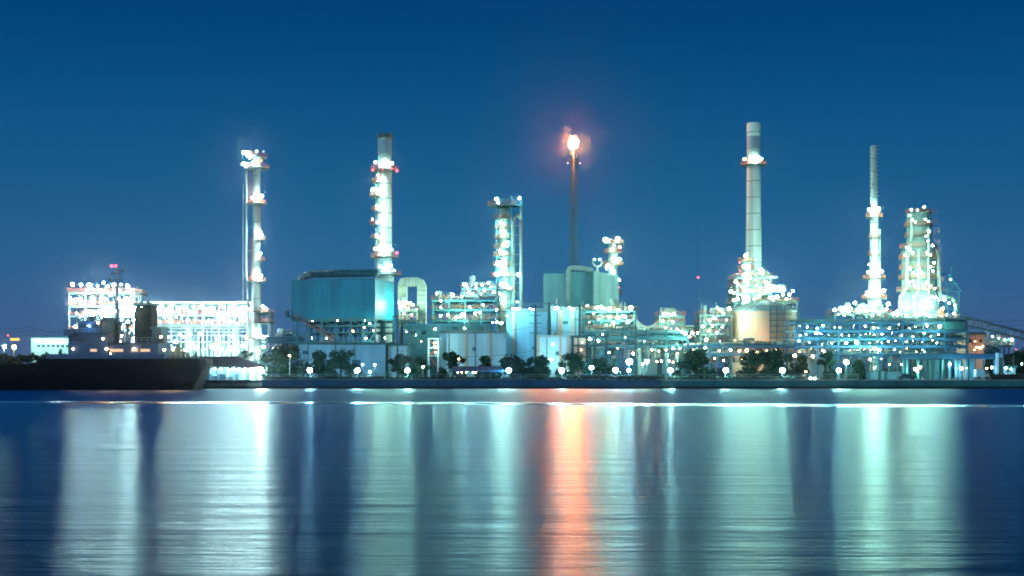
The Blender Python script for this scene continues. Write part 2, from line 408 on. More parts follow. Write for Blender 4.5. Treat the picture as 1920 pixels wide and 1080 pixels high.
mb = MB(); mb.ladder(cx-.9, Y-1.9, Z(580, Y), Z(400, Y), .5); mb.tube((cx+1.6, Y-.6, Z(590, Y)), (cx+1.6, Y-.6, Z(430, Y)), .25); mb.build('ladder', 'palesteel', th)
lamps(th, [(1630, 393, .7), (1647, 392, .8), (1640, 397, .5), (1638, 426, .55), (1640, 433, .55), (1640, 463, .55), (1640, 471, .6), (1630, 496, .3), (1628, 510, .6), (1640, 508, .7), (1653, 509, .65),
           (1641, 516, .6), (1627, 549, .65), (1638, 545, .7), (1648, 547, .7), (1657, 545, .65), (1642, 554, .6), (1650, 583, .4), (1634, 576, .6), (1665, 570, .7), (1662, 580, .6)], Y-3.0, 'green')

# ---- left distillation column
Y = 415
th = thing('distillation_column', 'slim tall column with orange-railed lamp platforms and a thin pipe, above the long lamp-lit deck on the left', 'column', (X(480, Y), Y, GZ), 'distillation columns')
cx = X(481, Y); zt = Z(290, Y)
shell(th, cx, Y, [(1.6, GZ), (1.5, Z(560, Y)), (1.25, Z(440, Y)), (1.15, zt-1), (.7, zt), (0, zt+.3)], seams=5)
for py, r, a0, a1 in ((317, 4.1, 0, 2*pi), (297, 3.4, 0, 2*pi), (383, 3.2, 0, 2*pi), (450, 2.4, -pi/2, pi/2), (490, 2.5, -pi/2, pi/2), (528, 2.9, 0, 2*pi), (586, 3.8, -pi*.6, pi/2), (606, 3.8, -pi*.6, pi/2), (637, 4, 0, 2*pi)):
    platform(th, cx+(.1 if a1 > 3 else .2), Y, Z(py, Y), 1.2, r, a0, a1)
mb = MB(); mb.path([(X(462.5, Y), Y, Z(318, Y)), (X(462.5, Y), Y, Z(520, Y)), (X(465, Y), Y, Z(560, Y)), (X(465, Y), Y, GZ)], .34)
mb.path([(X(456.5, Y), Y-.6, Z(345, Y)), (X(456.5, Y), Y-.6, Z(600, Y))], .09, 6)
for py in (383, 426, 470, 528, 575): mb.bar((X(462, Y), Y, Z(py, Y)), (cx, Y, Z(py, Y)), .16)
mb.build('side_pipe', 'palesteel', th, True)
mb = MB(); mb.ladder(X(472, Y), Y-1.5, Z(384, Y), Z(317, Y), .7); mb.ladder(X(487, Y), Y-1.7, Z(452, Y), Z(384, Y), .6); mb.ladder(X(473.5, Y), Y-1.5, Z(527, Y), Z(447, Y), .6)
mb.build('ladder', 'orange', th)
mb = MB(); mb.tube((X(470, Y), Y-1, Z(300, Y)), (X(470, Y), Y-1, Z(284, Y)), .5); mb.tube((X(489, Y), Y-.5, Z(305, Y)), (X(489, Y), Y-.5, Z(285, Y)), .22); mb.box(X(486, Y), X(492, Y), Y-.8, Y+.5, Z(304, Y), Z(298, Y)); mb.build('relief_valve', ['orange'], th)
lamps(th, [(457, 286, .65), (463, 285, .4), (470, 293, .55), (482, 284, .45), (494, 284, .3, 'blue'), (457, 307, .7), (465, 308, .7), (474, 305, .6), (482, 309, .75), (488, 313, .5),
           (475, 370, .75), (482, 375, .7), (490, 368, .7), (487, 436, .75), (490, 441, .5), (489, 475, .6), (484, 481, .6), (481, 516, .85), (489, 517, .7), (485, 524, .6),
           (484, 618, .85), (478, 628, .7), (490, 630, .7), (500, 631, .65), (485, 659, .6), (497, 577, .4)], Y-3.0, 'white', .5, .8)

# ---- twin-tube column in the middle
Y = 395
th = thing('distillation_column', 'lit column with a tall looped pipe on its right side, left of the flare tower', 'column', (X(945, Y), Y, GZ), 'distillation columns')
cx = X(946, Y)
shell(th, cx, Y, [(2.1, GZ), (2.1, Z(480, Y)), (1.5, Z(470, Y)), (1.5, Z(392, Y)), (.9, Z(388, Y)), (0, Z(387, Y))], seams=4)
mb = MB(); a, b = X(962.5, Y), X(976.5, Y)
mb.path([(a, Y, GZ), (a, Y, Z(412, Y)), (a+.7, Y, Z(404, Y)), (b-.6, Y, Z(404, Y)), (b, Y, Z(412, Y)), (b, Y, GZ)], .5, 10)
mb.path([(b, Y-.3, Z(412, Y)), (b, Y-.3, Z(374, Y))], .38, 10)
for k in range(405, 600, 18): mb.bar((a, Y, Z(k, Y)), (b, Y, Z(k, Y)), .16)
mb.build('looped_pipe', 'palesteel', th, True)
mb = MB()
for xx in (931, 959):
    mb.bar((X(xx, Y), Y-2, GZ), (X(xx, Y), Y-2, Z(380, Y)), .28)
for k in range(395, 590, 22):
    mb.bar((X(931, Y), Y-2, Z(k, Y)), (X(959, Y), Y-2, Z(k, Y)), .2); mb.bar((X(931, Y), Y-2, Z(k+22, Y)), (X(959, Y), Y-2, Z(k, Y)), .12)
mb.build('steel_frame', 'tealsteel', th)
for py, r in ((387, 4.6), (412, 2.8), (430, 2.6), (448, 2.6), (466, 2.8), (481, 3), (500, 3), (520, 3.6), (545, 4)): platform(th, cx-.6, Y-.3, Z(py, Y), 1.5, r)
mb = MB(); mb.box(X(931, Y), X(979, Y), Y-2.6, Y+2.6, Z(387, Y), Z(384.5, Y)); mb.rail(X(931, Y), Y-2.6, X(979, Y), Y-2.6, Z(384, Y), 1.4); mb.tube((X(965, Y), Y, Z(384, Y)), (X(958, Y), Y, Z(368, Y)), .3)
mb.build('top_deck', 'tealsteel', th)
lamps(th, [(931, 373, .6), (934, 380, .35), (974, 372, .62), (938, 417, .6), (940, 433, .4), (946, 437, .5), (952, 455, .6), (951, 461, .5), (938, 470, .45), (944, 477, .4), (933, 492, .45), (942, 491, .5), (942, 500, .5),
           (931, 514, .55), (944, 512, .5), (951, 514, .5), (972, 515, .6), (940, 533, .65), (955, 540, .6), (937, 550, .4), (946, 560, .4), (943, 569, .35), (970, 566, .3)], Y-3.6, 'green')

# ---- small column right of the flare
Y = 430
th = thing('distillation_column', 'short lit column with two lamps on top behind the green boiler boxes, right of the flare tower', 'column', (X(1149, Y), Y, GZ), 'distillation columns')
cx = X(1149.5, Y)
shell(th, cx, Y, [(1.7, GZ), (1.6, Z(480, Y)), (1.3, Z(460, Y)), (1, Z(455, Y)), (0, Z(453, Y))], seams=4)
for py, r in ((457, 3.4), (475, 2.9), (498, 3.4), (530, 2.8), (552, 3)): platform(th, cx, Y, Z(py, Y), 1.4, r)
mb = MB(); c = P(1120, 492, Y)
mb.path([(c.x-1.2+2.4*0, Y, c.z+1.5), (c.x-1.6, Y, c.z), (c.x-.9, Y, c.z-1.3), (c.x+.9, Y, c.z-1.3), (c.x+1.6, Y, c.z), (c.x+1.2, Y, c.z+1.5)], .33, 8)
mb.path([(c.x, Y, c.z-1.3), (c.x, Y, GZ)], .35); mb.path([(X(1131, Y), Y, Z(500, Y)), (cx, Y, Z(500, Y))], .3); mb.build('vent_pipe', 'palesteel', th, True)
lamps(th, [(1135.5, 449, .7), (1158.6, 448, .7), (1151, 460, .4), (1162, 463, .5), (1148, 468, .35), (1160, 487, .7), (1155, 492, .6), (1140, 498, .65), (1137, 504, .45), (1116, 486, .3), (1124, 487, .3), (1161, 525, .5), (1161, 539, .35, 'red'), (1151, 510, .4)], Y-3.4, 'green')

# ---- fat stepped column
Y = 400
th = thing('distillation_column', 'fat stepped column wrapped in ring platforms and lamps near the right end of the plant', 'column', (X(1724, Y), Y, GZ), 'distillation columns')
cx = X(1722, Y)
shell(th, cx, Y, [(6.2, GZ), (6.2, Z(562, Y)), (5.0, Z(546, Y)), (5.0, Z(470, Y)), (3.5, Z(462, Y)), (3.5, Z(402, Y)), (2.6, Z(394, Y)), (0, Z(391, Y))], 'darkshell', seams=4, n=36)
for py, r in ((401, 3.9), (425, 4.4), (445, 4.2), (466, 5.7), (486, 5.9), (505, 5.8), (524, 6), (547, 6.6)): platform(th, cx, Y, Z(py, Y), 3.5 if py < 460 else 5, r, n=28)
mb = MB()
mb.path([(X(1705, Y), Y-3, Z(395, Y)), (X(1703, Y), Y-3, Z(455, Y)), (X(1694, Y), Y-4, Z(470, Y)), (X(1693, Y), Y-4, Z(540, Y)), (X(1680, Y), Y-5, Z(560, Y)), (X(1679, Y), Y-5, Z(600, Y))], .45, 10)
mb.path([(X(1730, Y), Y-5.6, Z(430, Y)), (X(1730, Y), Y-5.6, Z(600, Y))], .35, 8)
mb.path([(X(1712, Y), Y-5.4, Z(470, Y)), (X(1712, Y), Y-5.4, Z(545, Y)), (X(1700, Y), Y-7, Z(565, Y)), (X(1700, Y), Y-8, Z(600, Y))], .35, 8)
mb.path([(X(1752, Y), Y-3, Z(470, Y)), (X(1756, Y), Y-3, Z(556, Y)), (X(1778, Y), Y-3, Z(560, Y)), (X(1786, Y), Y-3, Z(570, Y)), (X(1786, Y), Y-3, Z(600, Y))], .6, 10)
mb.build('riser_pipe', 'palesteel', th, True)
mb = MB()
for a, b in ((1754, 524), (1776, 530), (1798, 545)):
    mb.bar((X(a, Y), Y, Z(600, Y)), (X(a, Y), Y, Z(b, Y)), .3)
for k in (530, 545, 560, 578): mb.bar((X(1752, Y), Y, Z(k, Y)), (X(1798, Y), Y, Z(k+2, Y)), .25); mb.bar((X(1754, Y), Y, Z(k, Y)), (X(1776, Y), Y, Z(k+15, Y)), .16); mb.bar((X(1798, Y), Y, Z(k, Y)), (X(1776, Y), Y, Z(k+15, Y)), .16)
mb.bar((X(1754, Y), Y, Z(524, Y)), (X(1776, Y), Y, Z(512, Y)), .3); mb.bar((X(1776, Y), Y, Z(512, Y)), (X(1802, Y), Y, Z(546, Y)), .3); mb.tube((X(1782, Y), Y, Z(522, Y)), (X(1784, Y), Y, Z(501, Y)), .18)
mb.build('side_lattice', 'tealsteel', th)
mb = MB(); mb.box(cx+4.5, cx+6.6, Y-4, Y-2, GZ, Z(400, Y)-30); 
for i, py in enumerate(range(405, 560, 18)): mb.rail(X(1741+i*1.5, Y), Y-3.8, X(1750+i*1.5, Y), Y-3.8, Z(py, Y), 1.6)
mb.build('stair_railing', 'orange', th)
lamps(th, [(1733, 388, .65), (1709, 393, .6), (1720, 394, .5), (1705, 404, .4), (1710, 413, .7), (1716, 416, .5), (1735, 411, .7), (1741, 415, .65), (1742, 434, .55), (1736, 443, .4), (1749, 460, .6), (1740, 452, .4), (1700, 464, .6), (1706, 468, .6),
           (1711, 474, .75), (1697, 478, .5), (1738, 474, .7), (1745, 478, .75), (1706, 504, .75), (1712, 512, .7), (1723, 506, .8), (1729, 511, .5), (1745, 500, .6), (1749, 508, .6), (1751, 493, .5), (1704, 530, .8), (1714, 535, .8), (1712, 527, .5), (1738, 530, .85), (1744, 537, .55), (1753, 541, .4),
           (1747, 556, .9), (1738, 562, .5), (1755, 558, .5), (1782, 524, .5), (1688, 556, .5), (1692, 574, .7), (1705, 577, .7), (1712, 558, .5), (1700, 590, .8), (1682, 583, .5), (1725, 572, .7), (1735, 580, .7), (1748, 576, .7), (1760, 562, .8), (1771, 562, .7), (1780, 568, .7), (1790, 572, .6), (1760, 585, .6), (1775, 590, .5), (1788, 588, .6), (1722, 590, .7), (1742, 592, .7), (1678, 590, .5)], Y-9.6, 'green', .6, .7)

# ---- flare tower
Y = 440
th = thing('flare_tower', 'tall lattice flare tower with a burning orange flame at its tip', 'tower', (X(1075, Y), Y, GZ))
cx = X(1075.5, Y); zt = Z(284, Y)
mb = MB(); cs = []
for a in range(4): cs.append((cos(a*pi/2+pi/4), sin(a*pi/2+pi/4)))
w0, w1 = 1.45, 1.2; lv = [GZ+(zt-GZ)*k/26 for k in range(27)]
for k in range(26):
    za, zb = lv[k], lv[k+1]; ra = (w0+(w1-w0)*k/26)*1.2; rb = (w0+(w1-w0)*(k+1)/26)*1.2
    for i in range(4):
        j = (i+1) % 4; A = (cx+cs[i][0]*ra, Y+cs[i][1]*ra, za); B = (cx+cs[i][0]*rb, Y+cs[i][1]*rb, zb); D = (cx+cs[j][0]*rb, Y+cs[j][1]*rb, zb); E = (cx+cs[j][0]*ra, Y+cs[j][1]*ra, za)
        mb.bar(A, B, .24); mb.bar(A, D, .13); mb.bar(B, D, .13)
mb.build('lattice_mast', 'darksteel', th)
mb = MB(); mb.tube((cx, Y, GZ), (cx, Y, zt+1), .28, 10); mb.build('riser_pipe', 'darksteel', th, True)
mb = MB(); mb.tube((cx, Y, zt+.9), (cx, Y, zt+2.2), .6, 12, 1.0); mb.build('burner_tip', 'darksteel', th)
platform(th, cx, Y, Z(306, Y), .9, 2.2, rail='steel')
for dx in (-11, 12): lamp(th, P(1075.5+dx, 306, Y-1), .3, 'blue', True, 'marker_light')
mb = MB(); base = P(1075, 280, Y)
prof = [(.5, base.z+.2), (1.1, base.z+.8), (1.45, base.z+1.8), (1.35, base.z+2.7), (.9, base.z+3.5), (.35, base.z+4.1), (0, base.z+4.4)]
mb.lathe(cx, Y, prof, 16); mb.v = [(x+.25*sin(z*1.7)+.12*sin(3*x+z), y, z) for x, y, z in mb.v]
mb.build('flame', 'flame', th, True)
for k in range(7):
    u = pi*k/6; mb = MB(); bx, by = cx+cos(u)*1.25, Y+sin(u)*1.25; hh = 1.6+1.3*abs(sin(k*2.3))
    mb.lathe(bx, by, [(0, base.z+.3+.2*(k % 3)), (.35, base.z+1.0), (.45, base.z+1.9), (.25, base.z+2.2+hh*.5), (0, base.z+2.4+hh)], 8)
    mb.v = [(x+.2*sin(z*2.1+k), y, z) for x, y, z in mb.v]; mb.build('flame_tongue', 'flame_edge', th, True)
for i, (gx, gy) in enumerate(((-26, -12), (26, -12), (0, 30))):
    mb = MB()
    for k in (7, 14, 22): mb.tube((cx, Y, lv[k]), (cx+gx, Y+gy, GZ), .035, 4)
    mb.build('guy_wire', 'wire', th)

# ---- far aviation mast
Y = 900
th = thing('radio_mast', 'thin distant mast with one red light in the empty sky left of the tallest stack', 'mast', (X(1309, Y), Y, GZ))
mb = MB(); mb.tube((X(1309, Y), Y, GZ), (X(1309, Y), Y, Z(420, Y)), .13, 6, .07); mb.build('mast_pole', 'wire', th)
lamp(th, P(1309, 520, Y-1), .9, 'red', False, 'aviation_light')

# ---------------------------------------------------------------- process units
def unit(name, label, cat, px0, px1, Y, depth, decks, seed, roof=False, rail='orange', steelm='steel', bay=5.5, clutter=1.0, group='process structures', base=None, vess=True, prows=None):
    """open steel frame; decks = rows (photo) of its floors from the top down"""
    rnd = random.Random(seed); x0, x1 = X(px0, Y), X(px1, Y)
    th = thing(name, label, cat, ((x0+x1)/2, Y, GZ), group)
    zs = [Z(d, Y) for d in decks]; zb = GZ if base is None else Z(base, Y); nb = max(1, round((x1-x0)/bay)); xs = [x0+(x1-x0)*k/nb for k in range(nb+1)]
    mb = MB()
    for x in xs:
        for y in (Y, Y+depth/2, Y+depth): mb.bar((x, y, zb), (x, y, zs[0]), .38)
    for z in zs:
        for y in (Y, Y+depth): mb.box(x0-.3, x1+.3, y-.2, y+.2, z-.55, z-.05)
        for x in xs: mb.box(x-.15, x+.15, Y+.2, Y+depth-.2, z-.5, z-.06)
    zz = zs+[zb]
    for i in range(len(zz)-1):
        for k in range(nb):
            if rnd.random() < .4: mb.bar((xs[k], Y, zz[i+1]), (xs[k+1], Y, zz[i]-.4), .16)
    mb.build('steel_frame', steelm, th)
    for i, z in enumerate(zs):
        mb = MB(); mb.box(x0-.6, x1+.6, Y-.7, Y+depth+.6, z-.045, z+.08); d = mb.build('deck', 'darksteel' if i or not roof else 'palesteel', th)
        if not (roof and i == 0):
            mb = MB(); mb.rail(x0-.6, Y-.7, x1+.6, Y-.7, z+.08, 1.15); mb.rail(x1+.6, Y-.7, x1+.6, Y+depth, z+.08, 1.15); mb.rail(x0-.6, Y-.7, x0-.6, Y+depth, z+.08, 1.15)
            mb.build('railing', rail, d)
        # equipment standing on this floor
        top = zs[i-1]-.7 if i else z+rnd.uniform(3, 5); hgt = max(1.5, top-z)
        if roof and i == 0: continue
        m = int((x1-x0)/2.2*clutter)
        for _ in range(m):
            pm = MB()
            y = Y+rnd.uniform(.8, depth-.5); a = rnd.uniform(x0, x1-1); r = rnd.choice((.12, .16, .22, .3)); zc = z+rnd.uniform(.4, hgt-.2 if i else 2)
            if rnd.random() < .45: b = min(x1, a+rnd.uniform(3, 12)); pm.path([(a, y, z), (a, y, zc), (b, y, zc), (b, y, z+.1)], r, 6)
            else: pm.path([(a, y, z), (a, y, z+rnd.uniform(.6, 1)*hgt*(1 if i else .8))], r, 6)
            pm.build('pipe', rnd.choice(('steel', 'steel', 'palesteel', 'tealsteel', 'darkshell')), th)
        if vess:
            for _ in range(max(1, int((x1-x0)/9*clutter))):
                a = rnd.uniform(x0+1, x1-4); y = Y+rnd.uniform(1.6, max(1.8, depth-2)); v = MB()
                if rnd.random() < .5:
                    r = min(hgt*.36, rnd.uniform(.7, 1.3)); ln = rnd.uniform(2.5, 4.5); v.vessel((a, y, z+r+.5), (a+ln, y, z+r+.5), r)
                    for e in (.2, .8): v.box(a+ln*e-.2, a+ln*e+.2, y-r*.7, y+r*.7, z+.08, z+.8)
                else:
                    r = rnd.uniform(.6, 1.1); v.vessel((a, y, z+.8), (a, y, z+max(1.4, min(hgt, 4.5)*.8)), r)
                    for e in range(3): v.bar((a+cos(e*2.1)*r*.8, y+sin(e*2.1)*r*.8, z+.08), (a+cos(e*2.1)*r*.8, y+sin(e*2.1)*r*.8, z+1), .15)
                v.build('drum', rnd.choice(['shell', 'palesteel', 'white_clad']), th, True)
    return th

# left reformer unit
th = unit('process_structure', 'brightest steel structure, rows of floodlights on its roof, behind the ship mast', 'structure', 130, 252, 420, 14, [548, 573, 592, 618], 1, clutter=1.3)
Y = 417
lamps(th, [(136, 533, .7), (152, 534, .7), (167, 535, .7), (183, 536, .65), (194, 530, .6), (203, 536, .5), (213, 534, .6), (227, 533, .55), (239, 536, .65),
           (132, 559, .7), (137, 564, .5), (150, 561, .65), (165, 566, .3, 'red'), (172, 557, .4), (190, 557, .8), (198, 561, .8), (207, 553, .6), (222, 560, .5), (236, 560, .6), (244, 566, .55),
           (144, 588, .65), (150, 594, .4), (166, 584, .7), (174, 589, .65), (184, 585, .6), (196, 580, .55), (210, 578, .7), (216, 584, .4), (228, 578, .75), (236, 577, .8), (246, 578, .8), (252, 580, .7),
           (228, 600, .5), (240, 603, .6), (250, 600, .5), (168, 611, .45), (142, 613, .5), (151, 604, .3), (240, 625, .5), (250, 640, .5), (165, 635, .4), (188, 640, .4)], Y, 'white')
# long two-storey deck
th = unit('pipe_gallery', 'long roofed steel gallery with two rows of lamps between ship funnel and tall left column', 'gallery', 262, 470, 424, 12, [566, 590, 609], 2, roof=True, clutter=1.2)
Y = 421
rr = random.Random(5)
lamps(th, [(x, 577+rr.uniform(-2, 2), rr.uniform(.5, .75)) for x in (271, 284, 291, 303, 317, 322, 334, 345, 363, 375, 382, 393, 401, 414, 421, 431, 437, 448, 455, 463)], Y, 'white')
lamps(th, [(x, 598+rr.uniform(-2, 2), rr.uniform(.3, .5)) for x in (275, 291, 309, 317, 330, 341, 352, 367, 381, 392, 409, 415, 421, 439, 452)], Y, 'white')
lamps(th, [(x, y, r) for x, y, r in ((338, 627, .6), (344, 632, .5), (357, 627, .5), (375, 626, .5), (435, 630, .4), (360, 645, .8), (368, 652, .8), (382, 655, .6), (398, 650, .9), (408, 647, .9), (414, 655, .7), (434, 652, .8), (445, 658, .7), (455, 648, .5), (330, 640, .6))], 418, 'white')
for i in range(24):
    a = 290+i*8.2; mb = MB(); mb.tube((X(a, 432), 432, GZ), (X(a, 432), 432, Z(rr.uniform(612, 640), 432)), rr.choice((.15, .25, .4)), 8); mb.build('standpipe', 'palesteel', th)
for py in (616, 622, 629, 641): mb = MB(); mb.tube((X(262, 430), 430, Z(py, 430)), (X(470, 430), 430, Z(py, 430)), .22, 6); mb.build('pipe', 'palesteel', th)
mb = MB(); mb.box(X(330, 440), X(500, 440), 440, 448, GZ, Z(640, 440)); mb.build('back_wall', 'tealroof', th)
# base unit right of the left column
th = unit('process_structure', 'small railed steel structure at the foot of the slim left column', 'structure', 470, 503, 421, 8, [586, 604, 640], 3)
lamps(th, [(476, 577, .4), (492, 574, .45), (474, 648, .6), (494, 650, .6)], 418, 'white')

# middle unit
th = unit('process_structure', 'steel structure stepping up with many lamps, left of the column with the looped pipe', 'structure', 812, 932, 385, 12, [562, 580, 600], 4, steelm='tealsteel', clutter=1.5)
lamps(th, [(819, 550, .62), (848, 553, .55), (866, 556, .5), (826, 564, .5), (826, 577, .35), (826, 592, .4), (906, 572, .5, 'cool'), (931, 581, .65, 'cool'), (869, 590, .6), (891, 588, .5), (900, 586, .45), (881, 576, .3), (855, 596, .35), (840, 590, .3)], 381, 'green')
th2 = unit('process_structure', 'upper lamp-ringed steel tier standing against the looped pipe column', 'structure', 868, 930, 390, 9, [540, 552], 5, steelm='tealsteel', clutter=2.2, base=562)
lamps(th2, [(872, 534, .62, 'cool'), (877, 540, .3), (891, 533, .5), (893, 540, .5), (904, 534, .4, 'cool'), (908, 544, .3), (916, 530, .62, 'cool'), (921, 538, .35), (926, 548, .35), (879, 546, .35), (886, 552, .3), (902, 551, .3)], 386, 'cyan')

# central right unit
th = unit('process_structure', 'lamp-studded steel structure in front of the green boiler boxes', 'structure', 1094, 1190, 375, 10, [583, 600, 618], 6, steelm='tealsteel', clutter=1.5)
lamps(th, [(1101, 573, .35), (1119, 577, .5), (1127, 576, .55), (1133, 579, .35), (1143, 579, .55), (1159, 582, .6), (1183, 577, .6), (1143, 595, .6), (1158, 596, .5), (1170, 593, .45), (1177, 604, .55), (1123, 599, .4), (1105, 604, .35), (1113, 588, .35), (1150, 605, .35)], 371, 'green')
th = unit('process_structure', 'low blocky steel structure with a bright roof lamp row beside the white tent roofs', 'structure', 1238, 1282, 375, 9, [592, 606, 620], 7, clutter=1.6)
lamps(th, [(1246, 589, .5), (1252, 588, .5), (1258, 590, .45), (1264, 589, .4), (1243, 602, .35), (1248, 615, .45), (1257, 618, .5), (1269, 618, .5), (1262, 604, .3)], 371, 'green')
th = unit('process_structure', 'lamp-dotted steel structure stepping down left of the peach storage tank', 'structure', 1314, 1372, 380, 10, [590, 606, 625], 8, clutter=1.8)
lamps(th, [(1352, 582, .65), (1345, 577, .5), (1357, 588, .4), (1367, 579, .55), (1338, 596, .6), (1331, 601, .4), (1330, 621, .5), (1344, 624, .45), (1324, 637, .5), (1362, 600, .3), (1355, 612, .3), (1318, 612, .35), (1336, 611, .3, 'warm')], 376, 'green')
mb = MB(); mb.tube((X(1322, 382), 382, GZ), (X(1322, 382), 382, Z(573, 382)), .5, 8); mb.build('vent_pipe', 'palesteel', th)
# tiered structure around the stack over the tank
th = unit('process_structure', 'broad railed steel tier with lamps just above the roof of the peach storage tank', 'structure', 1378, 1494, 404, 14, [566], 9, clutter=2.2)
lamps(th, [(1383, 560, .65), (1376, 563, .5), (1393, 556, .5), (1487, 546, .65), (1480, 552, .45), (1405, 545, .4), (1424, 556, .5), (1435, 548, .4), (1444, 558, .4), (1457, 556, .5), (1468, 552, .4), (1475, 560, .4), (1415, 560, .35), (1450, 563, .3)], 400, 'green')
th = unit('process_structure', 'narrowing lamp-covered steel tiers wrapped round the foot of the tallest stack', 'structure', 1382, 1445, 402, 14, [520, 535, 550], 10, clutter=1.8, base=566)
lamps(th, [(1380, 528, .65), (1384, 533, .4), (1370, 546, .6), (1376, 549, .4), (1392, 538, .45), (1399, 520, .65), (1396, 515, .5), (1407, 522, .5), (1418, 535, .45), (1426, 541, .6), (1440, 531, .6), (1434, 528, .45), (1429, 510, .75), (1426, 505, .5), (1402, 533, .35), (1412, 546, .35), (1443, 540, .6), (1452, 539, .6), (1461, 538, .6), (1468, 541, .5)], 398, 'green')
mb = MB(); mb.vessel(P(1436, 541, 400), P(1470, 540, 400), 1.2); mb.build('horizontal_drum', 'palesteel', th, True)
mb = MB(); mb.box(X(1440, 402), X(1456, 402), 400, 403, Z(522, 402), Z(519, 402)); mb.build('cantilever_beam', 'palesteel', th)
th = thing('distillation_column', 'short thin column crusted with lamps touching the left side of the tallest stack', 'column', (X(1399, 404), 404, GZ), 'distillation columns')
shell(th, X(1399, 404), 404, [(1.4, GZ), (1.4, Z(488, 404)), (.8, Z(484, 404)), (0, Z(483, 404))], seams=3)
for py in (492, 506): platform(th, X(1399, 404), 404, Z(py, 404), 1.4, 2.6)
mb = MB(); mb.tube(P(1401, 485, 404), P(1405, 466, 404), .15); mb.build('vent_pipe', 'palesteel', th)
lamps(th, [(1398, 479, .5), (1401, 476, .3), (1394, 499, .5), (1400, 503, .7), (1404, 498, .4), (1387, 492, .3, 'red'), (1388, 508, .3, 'red')], 400, 'green')
# low unit at the foot of the slender stack
th = unit('process_structure', 'low steel structure with lamps at the foot of the straked slender stack', 'structure', 1566, 1668, 392, 10, [588], 11, clutter=2.2)
lamps(th, [(1565, 581, .68, 'cyan'), (1572, 589, .3), (1583, 591, .35), (1596, 579, .6), (1603, 568, .6), (1609, 581, .75), (1618, 573, .5), (1625, 583, .5), (1590, 585, .3), (1648, 588, .6), (1636, 591, .5)], 388, 'green')
mb = MB()
for i, x in enumerate((1610, 1622, 1652)): mb.tube(P(x, 596, 393), P(x+(-3 if i else 4), 572, 393), 1.1, 10)
mb.build('slanted_duct', 'palesteel', th, True)
th = unit('process_structure', 'wide railed base structure under the fat stepped column', 'structure', 1670, 1796, 388, 16, [597], 12, clutter=1.2)
lamps(th, [(1684, 590, .4), (1716, 588, .4), (1768, 578, .4)], 384, 'green')

# ================================================================ BUILDINGS
# ---- teal shed on its steel table, turned about 15 degrees
Yc = 352; zt, zb = Z(524, Yc), Z(596, Yc); fr0 = Vector((X(703, Yc), Yc, 0)); ang = R(14)
ux = Vector((-cos(ang), sin(ang), 0)); uy = Vector((sin(ang), cos(ang), 0)); LW, LD = 24.6, 15.5
def pt(a, b, z): v = fr0+ux*a+uy*b; return (v.x, v.y, z)
th = thing('boiler_house', 'big teal windowless box building raised on dark steel legs', 'building', (fr0.x-12, Yc+5, GZ))
mb = MB(); c = [pt(0, 0, 0), pt(LW, 0, 0), pt(LW, LD, 0), pt(0, LD, 0)]
def prism(mb, a0, a1, b0, b1, z0, z1, mi=0):
    q = [pt(a0, b0, 0), pt(a0, b1, 0), pt(a1, b1, 0), pt(a1, b0, 0)]; i = len(mb.v)
    mb.v += [(x, y, z0) for x, y, _ in q]+[(x, y, z1) for x, y, _ in q]
    for f in ((0, 1, 2, 3), (7, 6, 5, 4), (0, 4, 5, 1), (1, 5, 6, 2), (2, 6, 7, 3), (3, 7, 4, 0)): mb.f.append(tuple(i+k for k in f)); mb.m.append(mi)
prism(mb, 0, LW, 0, LD, zb, zt); mb.build('cladding', 'teal_clad', th)
mb = MB(); prism(mb, -.12, .12, -.12, .12, zb, zt); prism(mb, LW-.12, LW+.12, -.12, .12, zb, zt); prism(mb, -.1, LW+.1, -.1, LD+.1, zt, zt+.3); prism(mb, -.1, LW+.1, -.1, LD+.1, zb-.5, zb-.003); mb.build('edge_trim', 'tealsteel', th)
mb = MB(); q = [Vector(pt(LW-1.6, 2.5, zt+.2)), Vector(pt(LW-3.1, 2.5, zt+1.5)), Vector(pt(LW-5.2, 2.5, zt+2.0)), Vector(pt(-.0, 2.5, zt+2.0))]
mb.path(q, 1.0, 14); k = 0
mb.build('roof_duct', 'tealroof', th, True)
mb = MB(); mb.path(q[:3], 1.06, 14); mb.build('duct_elbow', 'palesteel', th, True)
mb = MB(); 
for a in range(6, 25, 2): mb.tube(pt(LW-a, 2.5, zt+2.95), pt(LW-a, 2.5, zt+3.25), .25, 6)
a0, a1 = pt(0, .5, 0), pt(LW-5, .5, 0); mb.rail(a0[0], a0[1], a1[0], a1[1], zt+.3, 1.1); mb.build('roof_railing', 'darksteel', th)
# steel table
z2, z3 = Z(623, Yc), Z(642, Yc)
mb = MB()
for a in (0, 3.4, 7.2, 11.5, 15.8, 20, LW-1.5):
    for b in (.3, 7.5, LD-.3): mb.bar(pt(a, b, GZ), pt(a, b, zb-.5), .5)
for z in (Z(601, Yc), Z(611, Yc), z2, Z(641, Yc)):
    for b in (.3, LD-.3): mb.bar(pt(-.5, b, z), pt(LW, b, z), .42)
xs = [0, 3.4, 7.2, 11.5, 15.8, 20, LW-1.5]
for i, (a, b) in enumerate(zip(xs, xs[1:])):
    mb.bar(pt(a, .3, z2), pt((a+b)/2, .3, Z(640, Yc)), .2); mb.bar(pt(b, .3, z2), pt((a+b)/2, .3, Z(640, Yc)), .2)
    mb.bar(pt(a, .3, Z(611, Yc)), pt(b, .3, Z(601, Yc)), .18)
mb.build('steel_table', 'tealsteel', th)
rb = random.Random(3); 
for i in range(5):
    a = 2+i*4.3; m2 = MB(); m2.vessel(pt(a, 4, Z(608, Yc)), pt(a+2.4, 4, Z(608, Yc)), 1.0); m2.bar(pt(a+1.2, 4, GZ), pt(a+1.2, 4, Z(614, Yc)), .4); m2.build('hopper', rb.choice(['tealsteel', 'tealroof']), th, True)
